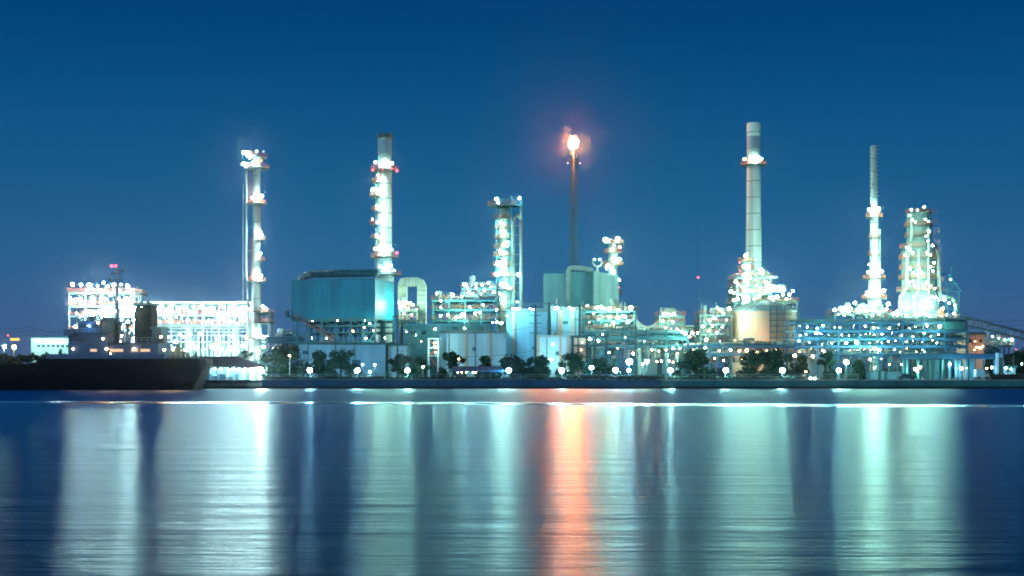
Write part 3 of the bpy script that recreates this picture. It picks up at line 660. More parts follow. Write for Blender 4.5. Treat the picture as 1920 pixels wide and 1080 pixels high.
mb = MB(); mb.poly([pt(-.5, 0, z2), pt(LW, 0, z2), pt(LW, LD, z2), pt(-.5, LD, z2)]); mb.rail(*pt(-.5, 0, 0)[:2], *pt(LW, 0, 0)[:2], z2, 1.2); mb.build('walkway', 'bluesteel', th)
mb = MB(); s0, s1, s2 = pt(LW-1, -1, Z(590, Yc)), pt(LW-13, -1, z2-2), pt(LW-8, -1, Z(655, Yc))
for o in (0, 1.2):
    mb.bar((s0[0], s0[1]-o, s0[2]), (s1[0], s1[1]-o, s1[2]), .22); mb.bar((s0[0], s0[1]-o, s0[2]+1.1), (s1[0], s1[1]-o, s1[2]+1.1), .1)
    mb.bar((s1[0], s1[1]-o, s1[2]), (s2[0], s2[1]-o, s2[2]), .22); mb.bar((s1[0], s1[1]-o, s1[2]+1.1), (s2[0], s2[1]-o, s2[2]+1.1), .1)
for k in range(24):
    t = k/24; y = s0[1]
    mb.box(s0[0]+(s1[0]-s0[0])*t-.25, s0[0]+(s1[0]-s0[0])*t+.25, y-1.2, y, s0[2]+(s1[2]-s0[2])*t, s0[2]+(s1[2]-s0[2])*t+.06)
mb.build('stair', 'orange', th)
mb = MB(); x0, x1 = X(536, 356), X(541, 356); mb.box(x0, x1, 355, 357, Z(594, 356), Z(583, 356)); mb.bar((x0+.5, 356, Z(594, 356)), (x0+4, 356, Z(596, 356)), .3); mb.build('hoist_box', 'darksteel', th)
lamps(th, [(686, 635, .32), (683, 614, .22, 'warm'), (700, 620, .2, 'warm'), (586, 602, .2), (633, 601, .2), (684, 601, .2), (612, 634, .22), (585, 634, .2), (662, 621, .2, 'warm'), (722, 634, .25), (693, 607, .2)], Yc-2, 'green')

# ---- low pale building under it
Y = 340
def shed(name, label, px0, px1, py0, Y, depth, m, roofm='tealroof', pil=(), piltex='peach', doors=(), windows=(), roofh=.6, group='long clad buildings', cat='building'):
    x0, x1 = X(px0, Y), X(px1, Y); z = Z(py0, Y)
    th = thing(name, label, cat, ((x0+x1)/2, Y, GZ), group)
    mb = MB(); mb.box(x0, x1, Y, Y+depth, GZ, z); mb.build('wall', m, th)
    mb = MB(); mb.box(x0-.3, x1+.3, Y-.3, Y+depth+.3, z, z+roofh); mb.build('roof', roofm, th)
    for p in pil:
        mb = MB(); mb.box(X(p, Y)-.3, X(p, Y)+.3, Y-.25, Y-.003, GZ, z-.003); mb.build('pilaster', piltex, th)
    for (a, b, c, d) in windows:
        mb = MB(); mb.box(X(a, Y), X(b, Y), Y-.12, Y-.003, Z(d, Y), Z(c, Y)); w = mb.build('window', 'darksteel', th)
        mb = MB(); mb.box(X(a, Y)+.15, X(b, Y)-.15, Y-.16, Y-.123, Z(d, Y)+.15, Z(c, Y)-.15); mb.build('pane', 'glass', w)
    rs = random.Random(int(px0)); k = x0+2.5
    while k < x1-1:
        mb = MB(); mb.tube((k, Y-.14, GZ), (k, Y-.14, z), .11, 6); mb.build('downpipe', 'steel', th); k += rs.uniform(5, 8)
    for _ in range(max(1, int((x1-x0)/7))):
        k = rs.uniform(x0+1, x1-2.5); zz = rs.uniform(GZ+2.5, z-2.4); mb = MB(); mb.box(k, k+rs.uniform(.8, 1.6), Y-.09, Y-.003, zz, zz+rs.uniform(.6, 1.2)); mb.build('louvre', 'tealsteel', th)
        k = rs.uniform(x0+1, x1-2.5); mb = MB(); mb.tube((k, Y+2, z+roofh), (k, Y+2, z+roofh+rs.uniform(.7, 1.3)), rs.uniform(.2, .45), 8); mb.build('roof_vent', 'palesteel', th)
    for (a, b, h) in doors:
        mb = MB(); mb.box(X(a, Y), X(b, Y), Y-.1, Y-.003, GZ, GZ+h); mb.build('door', 'bluesteel', th)
    return th
th = shed('storage_shed', 'pale blue low shed under the raised teal boiler house', 560, 722, 646, 340, 9, 'blue_clad', doors=((600, 618, 5), (660, 676, 5)))
th = shed('storage_shed', 'narrow pale shed just right of the raised teal boiler house', 728, 762, 648, 343, 9, 'white_clad', 'tealroof')
th = shed('production_building', 'long low white clad building with peach pilasters behind the utility trees', 824, 949, 625, 338, 20, 'white_clad', 'palesteel', pil=(874, 920), windows=())
mb = MB(); x = X(948, 338); mb.tube((x, 337.5, Z(633, 338)), (x, 337.5, Z(626, 338)), .35, 10); mb.build('roof_vent', 'cream', th)
th = shed('production_building', 'tall white clad building with a peach pilaster and lamps under its roof edge', 950, 1026, 585, 345, 22, 'blue_clad', 'palesteel', pil=(963,), roofh=1)
lamps(th, [(951, 592, .3, 'cool'), (962, 579, .35), (968, 579, .35), (974, 579, .3), (994, 579, .35), (1000, 580, .3), (924, 605, .4, 'cool'), (932, 604, .4, 'cool'), (940, 606, .4)], 341, 'cyan')
mb = MB(); mb.rail(X(950, 345), 345, X(1026, 345), 345, Z(585, 345)+1, 1.3); mb.build('roof_railing', 'palesteel', th)
th = shed('production_building', 'white clad building between two dark utility poles with several peach pilasters', 1027.5, 1090, 582, 350, 18, 'blue_clad', 'palesteel', pil=(1049, 1052, 1073), roofh=1)
lamps(th, [(1045, 577, .4), (1068, 577, .35), (1074, 580, .4), (1040, 579, .3)], 346, 'green')
th = shed('production_building', 'lower pale annex with peach edges in front of the pole, behind the trees', 1007.5, 1066, 632, 336, 8, 'white_clad', 'cream', pil=(1009, 1050.5, 1065), roofh=.5)
lamps(th, [(1037, 645, .5), (1033, 674, .45)], 332, 'green')
th = shed('production_building', 'dark teal flat-roofed hall behind the long low white building', 758, 921, 611, 362, 14, 'tealroof', 'tealsteel', windows=((770, 780, 620, 628), (790, 800, 620, 628), (846, 858, 613, 617)))
lamps(th, [(816, 617, .4), (871, 616, .25), (762, 622, .25), (780, 628, .22), (790, 640, .2, 'warm')], 357, 'green')
# small white frame tower
th = thing('stair_tower', 'small white open frame stair tower at the left end of the long white building', 'tower', (X(812, 336), 336, GZ))
mb = MB(); a, b = X(804, 336), X(822, 336)
for xx in (a, b):
    for yy in (334.5, 337): mb.bar((xx, yy, GZ), (xx, yy, Z(635, 336)), .35)
for py in (635, 652, 667): mb.box(a-.2, b+.2, 334.3, 337.2, Z(py, 336)-.15, Z(py, 336)+.15)
mb.build('frame', 'white_clad', th)
mb = MB()
for k, (u, v) in enumerate(((690, 667), (667, 652), (652, 637))): mb.bar((a if k % 2 else b, 335.5, Z(u, 336)), (b if k % 2 else a, 335.5, Z(v, 336)), .4)
mb.build('stair', 'orange', th)
lamps(th, [(815, 651, .35), (817, 661, .2, 'warm'), (816, 642, .2)], 333, 'green')

# ---- arched duct
Y = 372
th = thing('exhaust_duct', 'pale rounded duct bent over like an upside-down U right of the teal boiler house', 'duct', (X(775, Y), Y, GZ))
def duct(pts, w, d, Y, m, name, th):
    """rectangular duct following pixel points in the plane at depth Y"""
    mb = MB(); P3 = [Vector((X(a, Y), Y, Z(b, Y))) for a, b in pts]; ring = []
    for i, p in enumerate(P3):
        t = ((P3[min(i+1, len(P3)-1)]-P3[max(i-1, 0)])).normalized(); nn = Vector((t.z, 0, -t.x))
        k = 1
        if 0 < i < len(P3)-1:
            a = (P3[i]-P3[i-1]).normalized(); b = (P3[i+1]-P3[i]).normalized(); k = 1/max(.5, cos(a.angle(b)/2))
        ring.append([p+nn*w/2*k-Vector((0, d/2, 0)), p-nn*w/2*k-Vector((0, d/2, 0)), p-nn*w/2*k+Vector((0, d/2, 0)), p+nn*w/2*k+Vector((0, d/2, 0))])
    i0 = len(mb.v)
    for r in ring: mb.v += [tuple(v) for v in r]
    for i in range(len(ring)-1):
        for k in range(4): mb.f.append((i0+i*4+k, i0+i*4+(k+1) % 4, i0+i*4+4+(k+1) % 4, i0+i*4+4+k)); mb.m.append(0)
    for e in (0, len(ring)-1): mb.f.append(tuple(i0+e*4+k for k in range(4))); mb.m.append(0)
    for p in P3[::1]:
        mb.box(p.x-w/2-.12, p.x+w/2+.12, Y-d/2-.1, Y+d/2+.1, p.z-.08, p.z+.08) if False else None
    return mb.build(name, m, th)
duct([(755, 612), (755, 534), (757, 530), (762, 529), (783, 529), (788, 531), (791, 537), (791, 545), (791, 612)], 2.5, 3.2, Y, 'cream', 'duct', th)
mb = MB()
for py in range(545, 612, 9): mb.box(X(791, Y)-1.4, X(791, Y)+1.4, Y-1.75, Y-1.62, Z(py, Y)-.1, Z(py, Y)+.1)
for px in range(762, 786, 6): mb.box(X(px, Y)-.08, X(px, Y)+.08, Y-1.75, Y-1.62, Z(529, Y)-1.3, Z(529, Y)+1.3)
mb.build('stiffener', 'palesteel', th)
th = unit('process_structure', 'lit equipment structure standing under the upside-down U duct', 'structure', 750, 782, 366, 8, [580, 600], 21, clutter=2.5)
lamps(th, [(750, 569, .55), (751, 577, .5), (763, 567, .45), (769, 568, .5), (774, 571, .35), (765, 579, .4), (772, 590, .35), (757, 588, .3), (781, 580, .3)], 363, 'green')

# ---- green boiler boxes
th = thing('boiler_house', 'three grey green box blocks with a pale square duct at the foot of the flare', 'building', (X(1090, 400), 400, GZ))
mb = MB(); mb.box(X(1020, 405), X(1059, 405), 405, 418, GZ, Z(513, 405)); mb.build('left_block', 'green_clad', th)
mb = MB(); mb.box(X(1069, 402), X(1113, 402), 402, 416, GZ, Z(510, 402)); mb.build('middle_block', 'green_clad_dark', th)
mb = MB(); a, b = X(1114, 396), X(1161, 402); y0, y1 = 396, 404
i = len(mb.v); mb.v += [(a, y0, GZ), (b, y1, GZ), (b, 418, GZ), (a, 418, GZ), (a, y0, Z(508, y0)), (b, y1, Z(517, y1)), (b, 418, Z(520, 418)), (a, 418, Z(512, 418))]
for q in ((3, 2, 1, 0), (4, 5, 6, 7), (0, 1, 5, 4), (1, 2, 6, 5), (2, 3, 7, 6), (3, 0, 4, 7)): mb.f.append(tuple(i+k for k in q)); mb.m.append(0)
mb.build('right_block', 'green_clad', th)
duct([(1065, 615), (1065, 508), (1067, 504), (1072, 502), (1090, 503), (1112, 507)], 1.3, 2.2, 398.5, 'palesteel', 'square_duct', th)
mb = MB(); mb.rail(X(1020, 405), 405, X(1059, 405), 405, Z(513, 405), 1.1); mb.build('roof_railing', 'tealsteel', th)
mb = MB(); mb.vessel(P(1046, 570, 396), P(1046, 559, 396), .5); mb.build('silencer', 'palesteel', th)

# ---- white tent roofs
th = thing('tent_roof', 'pale swooping white fabric roof between two lit structures in the middle distance', 'canopy', (X(1215, 380), 380, GZ))
mb = MB(); g0 = []
for i in range(17):
    px = 1188+56*i/16; t = i/16
    sag = 583+ (33*(t/.55) if t < .55 else 33*(1-(t-.55)/.45*.9)) ** 1
    ztop = Z(583+26*(1-abs(2*t-1.1)/1.1)**.8 if t < .99 else 590, 380) if 0 else Z(584+27*max(0, 1-((t-.5)/.5)**2)**.9, 380)
    g0.append((X(px, 380), ztop))
for (xa, za), (xb, zb_) in zip(g0, g0[1:]):
    mb.poly([(xa, 374, Z(622, 380)), (xb, 374, Z(622, 380)), (xb, 382, zb_), (xa, 382, za)]); mb.poly([(xa, 382, za), (xb, 382, zb_), (xb, 392, Z(622, 380)), (xa, 392, Z(622, 380))])
mb.build('fabric', 'fabric', th, True)
mb = MB(); mb.tube((X(1190, 382), 382, GZ), (X(1190, 382), 382, Z(580, 382)), .3, 8); mb.tube((X(1243, 382), 382, GZ), (X(1243, 382), 382, Z(583, 382)), .3, 8)
for px in (1195, 1215, 1235):
    mb.bar((X(px, 376), 376, GZ), (X(px, 376), 376, Z(621, 380)), .25)
mb.build('mast_pole', 'steel', th)

# ---- storage tank
Y = 385; rT = (X(1491, Y)-X(1374, Y))/2; cx = (X(1491, Y)+X(1374, Y))/2; yT = Y+rT*0; zt = Z(583, Y-rT*.6)
th = thing('storage_tank', 'large round peach storage tank with a pale shallow dome roof', 'tank', (cx, yT, GZ))
mb = MB(); mb.lathe(cx, yT, [(rT, GZ), (rT, zt)], 64); mb.build('tank_wall', 'peach', th, True)
mb = MB(); mb.lathe(cx, yT, [(rT+.25, zt-.2), (rT+.25, zt+.25), (rT*.8, zt+1.6), (rT*.5, zt+2.7), (rT*.25, zt+3.2), (0, zt+3.4)], 64)
mb.build('dome_roof', 'tankroof', th, True)
mb = MB()
for k in range(40):
    u = 2*pi*k/40; pr = [(rT+.3, zt+.32), (rT*.8, zt+1.68), (rT*.5, zt+2.78), (rT*.25, zt+3.28)]
    for (ra, za), (rb_, zb_) in zip(pr, pr[1:]): mb.bar((cx+cos(u)*ra, yT+sin(u)*ra, za), (cx+cos(u)*rb_, yT+sin(u)*rb_, zb_), .12)
mb.build('roof_ribs', 'palesteel', th)
mb = MB()
for z in (zt-1.6, (zt+GZ)/2+2, GZ+5.2): mb.lathe(cx, yT, [(rT, z), (rT+.18, z), (rT+.18, z+.22), (rT, z+.22)], 64)
mb.build('wind_girder', 'cream', th)
mb = MB(); pts = []
for k in range(31):
    u = -pi/2+.15+k/30*1.15; z = GZ+3+(zt-GZ-3)*k/30; pts.append((cx+cos(u)*(rT+.9), yT+sin(u)*(rT+.9), z))
for a, b in zip(pts, pts[1:]): mb.bar(a, b, .3); mb.bar((a[0], a[1], a[2]+1.1), (b[0], b[1], b[2]+1.1), .1); mb.bar(a, (a[0], a[1], a[2]+1.1), .08)
for px in (1444, 1456, 1470):
    mb.bar(P(px, 690, Y-rT-.8), P(px, 575, Y-rT-.8), .25)
for py in (590, 601, 612, 623, 634): mb.bar(P(1442, py, Y-rT-.9), P(1490, py-1, Y-rT-.9), .26); mb.bar(P(1442, py-3, Y-rT-.9), P(1490, py-4, Y-rT-.9), .1)
mb.build('stair', 'tealsteel', th)
mb = MB(); m = 60; zz = zt+.3
for k in range(m):
    u, v = 2*pi*k/m, 2*pi*(k+1)/m; a = (cx+cos(u)*rT, yT+sin(u)*rT); b = (cx+cos(v)*rT, yT+sin(v)*rT); mb.bar((*a, zz), (*a, zz+1.1), .07); mb.bar((*a, zz+1.1), (*b, zz+1.1), .08)
mb.build('roof_railing', 'palesteel', th)
for px, py, r in ((1395, 643, .6), (1422, 643, .6), (1448, 644, .6), (1378, 640, .5)): lamp(th, P(px, py, Y-rT-6), r, 'warm', True)
mb = MB(); mb.box(X(1372, 360), X(1468, 360), 359, 360, Z(646, 360), Z(640, 360)); mb.build('bund_wall', 'asphaltyellow', th)

# ================================================================ PIPE RACKS
def rack(name, label, px0, px1, Y, depth, beams, seed, m='bluesteel', bay=6, npipes=5, top=None, infill=.5):
    rnd = random.Random(seed); x0, x1 = X(px0, Y), X(px1, Y); th = thing(name, label, 'pipe rack', ((x0+x1)/2, Y, GZ), 'pipe racks')
    zs = [Z(b, Y) for b in beams]; mb = MB(); nb = max(1, round((x1-x0)/bay)); xs = [x0+(x1-x0)*k/nb for k in range(nb+1)]
    for x in xs:
        for y in (Y, Y+depth): mb.bar((x, y, GZ), (x, y, zs[0]+.8), .4)
        for z in zs: mb.box(x-.15, x+.15, Y+.2, Y+depth-.2, z-.4, z)
    for z in zs:
        for y in (Y, Y+depth): mb.box(x0, x1, y-.16, y+.16, z-.5, z+.05)
    for k in range(nb):
        for i in range(len(zs)-1):
            if rnd.random() < infill: mb.bar((xs[k], Y, zs[i+1]), (xs[k+1], Y, zs[i]), .16)
    mb.build('steel_frame', m, th)
    for z in zs:
        for k in range(npipes):
            r = rnd.choice((.12, .18, .25, .35)); y = Y+.4+(depth-.8)*k/max(1, npipes-1); mp_ = MB(); a = x0-.5+rnd.random()*4*(k % 2); b = x1+.5-rnd.random()*6*(k % 2)
            mp_.tube((a, y, z+r+.06), (b, y, z+r+.06), r, 8)
            if rnd.random() < .4:
                c = rnd.uniform(a+2, b-4); mp_.path([(c, y, z+r), (c, y, z+r+1.6), (c+2.5, y, z+r+1.6), (c+2.5, y, z+r)], r*.9, 8)
            mp_.build('pipe', rnd.choice(['palesteel', 'steel', m, 'shell', 'tealsteel']), th, True)
    return th
def clutter(th, px0, px1, Y, depth, pys, n, seed, mats=('palesteel', 'steel', 'cream', 'tealsteel')):
    rnd = random.Random(seed); cnt = {}
    for i in range(n):
        m = mats[i % len(mats)]; mb = MB()
        py0, py1 = rnd.choice(pys); x = X(rnd.uniform(px0, px1), Y); y = Y+rnd.uniform(.5, depth); z = Z(py1, Y); h = (Z(py0, Y)-z)
        if rnd.random() < .4: nm = 'standpipe'; mb.tube((x, y, z), (x, y, z+h*rnd.uniform(.3, .95)), rnd.uniform(.1, .3), 6)
        elif rnd.random() < .55: nm = 'valve_box'; w = rnd.uniform(.4, 1.6); mb.box(x, x+w, y, y+rnd.uniform(.5, 1.2), z+.03, z+h*rnd.uniform(.25, .7))
        else: nm = 'pipe_loop'; w = rnd.uniform(1.5, 6); zz = z+h*rnd.uniform(.2, .9); mb.path([(x, y, z), (x, y, zz), (x+w, y, zz), (x+w, y, z)], .14, 6)
        cnt[nm] = cnt.get(nm, 0)+1
        if cnt[nm] <= 98: mb.build(nm, m, th)
# big right rack, four storeys
th = rack('pipe_rack', 'four-level blue pipe rack with lit bays filling the lower right of the plant', 1492, 1812, 352, 12, [604, 620, 635, 649, 664], 31, infill=.35)
clutter(th, 1495, 1808, 353, 9, [(606, 619), (621, 634), (636, 648), (650, 663), (665, 680)], 420, 32)
rr = random.Random(9)
pts = []
for py, cols in ((612, ['cyan']), (628, ['green', 'cyan', 'cool']), (642, ['cyan', 'cool']), (657, ['green', 'warm', 'cyan', 'warm'])):
    x = 1500
    while x < (1765 if py < 650 else 1742): pts.append((x+rr.uniform(-3, 3), py+rr.uniform(-4, 4), rr.uniform(.08, .24), rr.choice(cols))); x += rr.uniform(7, 26)
lamps(th, pts, 349.5, 'green')
lamps(th, [(1543, 611, .3), (1530, 624, .35, 'cyan'), (1606, 641, .45), (1641, 654, .7), (1632, 656, .4), (1649, 656, .4), (1738, 611, .4), (1762, 612, .4), (1587, 643, .4), (1730, 656, .35), (1543, 657, .3), (1524, 668, .42, 'warm')], 349, 'green')
mb = MB(); mb.box(X(1768, 352), X(1806, 352), 351, 362, Z(618, 352), Z(603, 352)); mb.box(X(1512, 352), X(1545, 352), 351.4, 362, Z(606, 352), Z(600, 352)); mb.build('switch_room', 'tealroof', th)
mb = MB(); mb.rail(X(1492, 352), 351.6, X(1812, 352), 351.6, Z(602, 352), 1.3, 2.4); mb.build('railing', 'tealsteel', th)
# rack under the tank and to its left
th = rack('pipe_rack', 'low blue pipe rack with warm lit bays running in front of the peach tank', 1290, 1490, 345, 9, [649, 663], 33, infill=.2)
clutter(th, 1292, 1488, 345.5, 7, [(650, 662), (664, 680), (636, 648)], 220, 34, ('palesteel', 'cream', 'tealsteel', 'orange'))
lamps(th, [(1300, 655, .35, 'warm'), (1322, 652, .35), (1349, 657, .35, 'warm'), (1370, 656, .4), (1386, 658, .4, 'warm'), (1400, 657, .4, 'warm'), (1420, 660, .4, 'warm'), (1438, 657, .3, 'warm'), (1456, 655, .35, 'warm'), (1340, 672, .35, 'warm'), (1357, 676, .3), (1392, 674, .4, 'warm'), (1320, 677, .3), (1304, 670, .25, 'cool')], 341, 'green')
# central rack
th = rack('pipe_rack', 'dark teal pipe rack with small orange and white lights in the lower centre', 1096, 1288, 350, 10, [622, 634, 648], 35, 'tealsteel', infill=.6)
clutter(th, 1098, 1286, 350.5, 8, [(612, 621), (623, 633), (635, 647), (649, 672)], 320, 36, ('palesteel', 'tealsteel', 'bluesteel', 'cream'))
lamps(th, [(1279, 622, .7), (1285, 626, .35), (1298, 624, .45), (1308, 624, .45), (1293, 631, .35), (1187, 663, .38, 'warm'), (1222, 656, .3, 'warm'), (1235, 658, .3, 'warm'), (1249, 656, .28, 'warm'), (1262, 653, .3), (1275, 653, .32), (1270, 663, .28, 'warm'), (1240, 677, .35), (1254, 677, .35), (1262, 679, .25, 'warm'), (1232, 678, .25, 'warm'), (1158, 653, .2, 'warm'), (1142, 661, .2, 'cool'), (1122, 638, .25), (1130, 627, .2), (1107, 637, .25), (1172, 633, .2), (1208, 640, .2, 'cyan')], 346, 'green')
# between left column and teal shed
th = rack('pipe_rack', 'thin low pipe rack linking the slim left column with the teal boiler house', 500, 562, 370, 6, [632, 640], 37, 'bluesteel', infill=.1, npipes=3)

# mid-ground plant that fills the gaps between the racks
u = unit('process_structure', 'dim steel structure seen through the central pipe rack, under the tent roofs', 'structure', 1192, 1312, 400, 10, [624, 640, 656], 51, steelm='tealsteel', clutter=2.2)
lamps(u, [(1200, 634, .25), (1222, 630, .3, 'cyan'), (1240, 646, .25), (1262, 636, .25, 'cyan'), (1290, 640, .25), (1275, 668, .25, 'warm'), (1218, 664, .25), (1300, 660, .2, 'warm')], 397, 'green')
u = unit('process_structure', 'dim low structure behind the blue rack left of the peach tank', 'structure', 1314, 1372, 410, 10, [640, 655], 52, steelm='tealsteel', clutter=2.5)
lamps(u, [(1325, 650, .25, 'cyan'), (1350, 640, .25)], 407, 'green')
u = unit('process_structure', 'dim equipment rows behind the central pipe rack and warm lit canopy', 'structure', 1098, 1190, 392, 10, [632, 650], 53, steelm='tealsteel', clutter=2.5)
lamps(u, [(1130, 645, .25), (1150, 636, .25, 'cyan'), (1170, 652, .2, 'warm')], 389, 'green')
u = unit('process_structure', 'low equipment deck between the slim left column and the pale blue shed', 'structure', 502, 556, 385, 8, [640, 656], 54, steelm='bluesteel', clutter=2.2)
lamps(u, [(512, 652, .25), (530, 648, .2, 'cool')], 382, 'white')
for i, (px0, px1, py, lab) in enumerate(((1196, 1232, 640, 'round pale tank low behind the central pipe rack, left one'), (1240, 1272, 644, 'round pale tank low behind the central pipe rack, right one'), (1500, 1545, 640, 'round pale tank behind the left end of the blue pipe rack'))):
    Yt = 372+i*0; th_ = thing('storage_tank', lab, 'tank', (X((px0+px1)/2, Yt), Yt, GZ), 'small tanks behind the racks'); rr_ = (X(px1, Yt)-X(px0, Yt))/2; cxx = X((px0+px1)/2, Yt); z_ = Z(py, Yt)
    mb = MB(); mb.lathe(cxx, Yt, [(rr_, GZ), (rr_, z_)], 32); mb.build('tank_wall', 'white_clad', th_, True); mb = MB(); mb.lathe(cxx, Yt, [(rr_+.1, z_-.1), (rr_+.1, z_+.1), (rr_*.5, z_+.6), (0, z_+.8)], 32); mb.build('dome_roof', 'tankroof', th_, True)

# ---- warm lit open canopy building
Y = 330
th = thing('open_canopy', 'dark flat-roofed two-level frame with warm lit inside, below the green boiler boxes', 'canopy', (X(1105, Y), Y, GZ), 'open canopies')
mb = MB()
for px in (1075, 1084, 1100, 1116, 1138):
    for y in (Y, Y+6): mb.bar((X(px, Y), y, GZ), (X(px, Y), y, Z(631, Y)), .4)
mb.box(X(1077, Y), X(1138, Y), Y-.2, Y+6.2, Z(649, Y), Z(646, Y)); mb.build('frame', 'darksteel', th)
mb = MB(); mb.box(X(1071, Y), X(1142, Y), Y-.6, Y+6.6, Z(632, Y), Z(629, Y)); mb.build('roof', 'darksteel', th)
mb = MB(); mb.box(X(1078, Y), X(1100, Y), Y+5, Y+5.3, GZ, Z(633, Y)); mb.build('back_wall', 'peach', th)
lamps(th, [(1092, 642, .22, 'warm'), (1106, 636, .3, 'cyan'), (1090, 656, .22, 'warm'), (1122, 640, .22)], Y+1, 'green')

# ---- jetty canopy at the right
Y = 318
th = thing('open_canopy', 'long dark flat roof on slim posts along the right bank, lit bays underneath', 'canopy', (X(1720, Y), Y, GZ), 'open canopies')
mb = MB(); mb.box(X(1562, Y), X(1868, Y), Y, Y+9, Z(666.5, Y), Z(663, Y)); mb.box(X(1690, Y), X(1866, Y), Y+.4, Y+8, Z(673, Y), Z(666.6, Y)); mb.build('roof', 'bluesteel', th)
for px in (1566, 1590, 1612, 1645, 1668, 1694, 1701, 1722, 1745, 1757, 1768, 1781, 1793, 1800, 1813, 1824, 1866):
    mb = MB(); w = .5 if px in (1757, 1824) else .24; mb.box(X(px, Y)-w, X(px, Y)+w, Y+.2, Y+.2+2*w, GZ, Z(666.6, Y)-(1 if px > 1690 else 0)); mb.build('post', 'tealsteel', th); mb = MB(); mb.box(X(px, Y)-w*.7, X(px, Y)+w*.7, Y+8, Y+8.4, GZ, Z(667, Y)-1); mb.build('post', 'tealsteel', th)
mb = MB(); mb.rail(X(1562, Y), Y, X(1868, Y), Y, Z(663, Y), 1, 3); mb.build('railing', 'tealsteel', th)
lamps(th, [(1631, 674, .3), (1652, 673, .3, 'cool'), (1668, 683, .25, 'warm'), (1716, 692, .55), (1725, 689, .6), (1720, 697, .4), (1781, 683, .4), (1803, 691, .5, 'cool'), (1850, 691, .3, 'warm'), (1860, 689, .35, 'cool'), (1690, 683, .25, 'cool'), (1640, 690, .25), (1812, 690, .25)], Y-1, 'green', .5, .8)
for a, b, lab in ((1612, 1645, 'left'), (1652, 1688, 'right')):
    th = thing('guard_booth', f'pale green low cabin at the water edge under the long canopy, {lab} one of two', 'cabin', (X((a+b)/2, 310), 310, GZ), 'cabins on the bank')
    mb = MB(); mb.box(X(a, 310), X(b, 310), 309.5, 313, GZ, Z(697, 310)); mb.build('wall', 'green_clad', th)
    mb = MB(); mb.box(X(a, 310)-.2, X(b, 310)+.2, 309.2, 313.2, Z(697, 310), Z(696, 310)); mb.build('roof', 'tealroof', th)
    mb = MB(); mb.box(X(a+4, 310), X(a+10, 310), 309.4, 309.497, GZ, GZ+2); mb.build('door', 'tealsteel', th)
th = thing('panel_truck', 'pale small truck parked under the right end of the long canopy', 'truck', (X(1840, 312), 312, GZ))
a, b = X(1828, 312), X(1853, 312)
mb = MB(); mb.box(a, b-1.3, 311, 313, GZ+.6, GZ+2.4, 0, .04); mb.build('cargo_box', 'white_clad', th)
mb = MB(); mb.box(b-1.25, b, 311.05, 312.95, GZ+.5, GZ+1.3); mb.box(b-1.25, b-.2, 311.1, 312.9, GZ+1.31, GZ+2.0, 0, .12); mb.build('cab', 'cream', th)
for xx in (a+.6, b-.6):
    mb = MB(); mb.tube((xx, 310.95, GZ+.38), (xx, 311.25, GZ+.38), .38, 14); mb.build('wheel', 'darksteel', th)
mb = MB(); mb.box(b-1.0, b-.4, 311.06, 311.15, GZ+1.4, GZ+1.85); mb.build('side_window', 'glass', th)

# ---- conveyor gallery
Y = 350
th = thing('conveyor_gallery', 'long sloping conveyor bridge running down to the right edge of the picture', 'conveyor', (X(1850, Y), Y, GZ))
mb = MB(); A, B = P(1808, 607, Y), P(1896, 629, Y); B2 = P(1990, 652, Y)
for y in (0, 2.5):
    for dz in (0, 2.0): mb.bar((A.x, A.y+y, A.z+dz), (B2.x, B2.y+y, B2.z+dz), .22)
    for k in range(14):
        t, u = k/14, (k+1)/14; p = A.lerp(B2, t); q = A.lerp(B2, u); mb.bar((p.x, p.y+y, p.z), (q.x, q.y+y, q.z+2), .14); mb.bar((q.x, q.y+y, q.z), (q.x, q.y+y, q.z+2), .14)
mb.build('truss', 'steel', th)
mb = MB(); mb.poly([(A.x, A.y-.2, A.z+2.1), (B2.x, B2.y-.2, B2.z+2.1), (B2.x, B2.y+2.7, B2.z+2.4), (A.x, A.y+2.7, A.z+2.4)]); mb.build('roof', 'tealroof', th)
for t in (.05, .35, .65, .95):
    p = A.lerp(B2, t); mb = MB(); mb.bar((p.x-1, p.y, GZ), (p.x, p.y, p.z), .3); mb.bar((p.x+1, p.y+2.5, GZ), (p.x, p.y+2.5, p.z), .3); mb.build('trestle', 'tealsteel', th)
th = shed('workshop', 'small pale workshop lit warm orange under the sloping conveyor bridge', 1812, 1846, 627, 362, 8, 'peach', 'tealroof', group=None, windows=((1817, 1822, 636, 642), (1836, 1841, 636, 642)))
lamps(th, [(1829, 640, .35, 'warm'), (1831, 651, .5, 'warm'), (1838, 652, .5, 'warm'), (1843, 649, .35, 'warm'), (1827, 656, .3, 'warm')], 358, 'warm', .5, .7)
th = unit('process_structure', 'small distant steel structure with dotted lamps beyond the conveyor bridge', 'structure', 1846, 1900, 430, 8, [636, 648], 41, clutter=1)
lamps(th, [(1861, 631, .25), (1872, 634, .25, 'warm'), (1884, 637, .25), (1897, 637, .45), (1905, 655, .2, 'red')], 427, 'cyan')
th = shed('gatehouse', 'small lit gatehouse among dark trees at the far right', 1883, 1904, 690, 325, 5, 'white_clad', 'tealroof', group=None, windows=((1886, 1890, 693, 697),))
lamps(th, [(1878, 683, .35), (1886, 690, .4), (1896, 692, .35), (1916, 682, .3)], 321, 'green', .5, .6)
th = thing('equipment_box', 'tall pale cabinet standing beside the right end of the long canopy', 'cabinet', (X(1873, 314), 314, GZ))
mb = MB(); mb.box(X(1869, 314), X(1878, 314), 313, 315, GZ, Z(662, 314)); mb.build('cabinet', 'blue_clad', th)
mb = MB(); mb.box(X(1870, 314), X(1877, 314), 312.94, 312.997, Z(700, 314), Z(670, 314)); mb.build('door', 'steel', th)

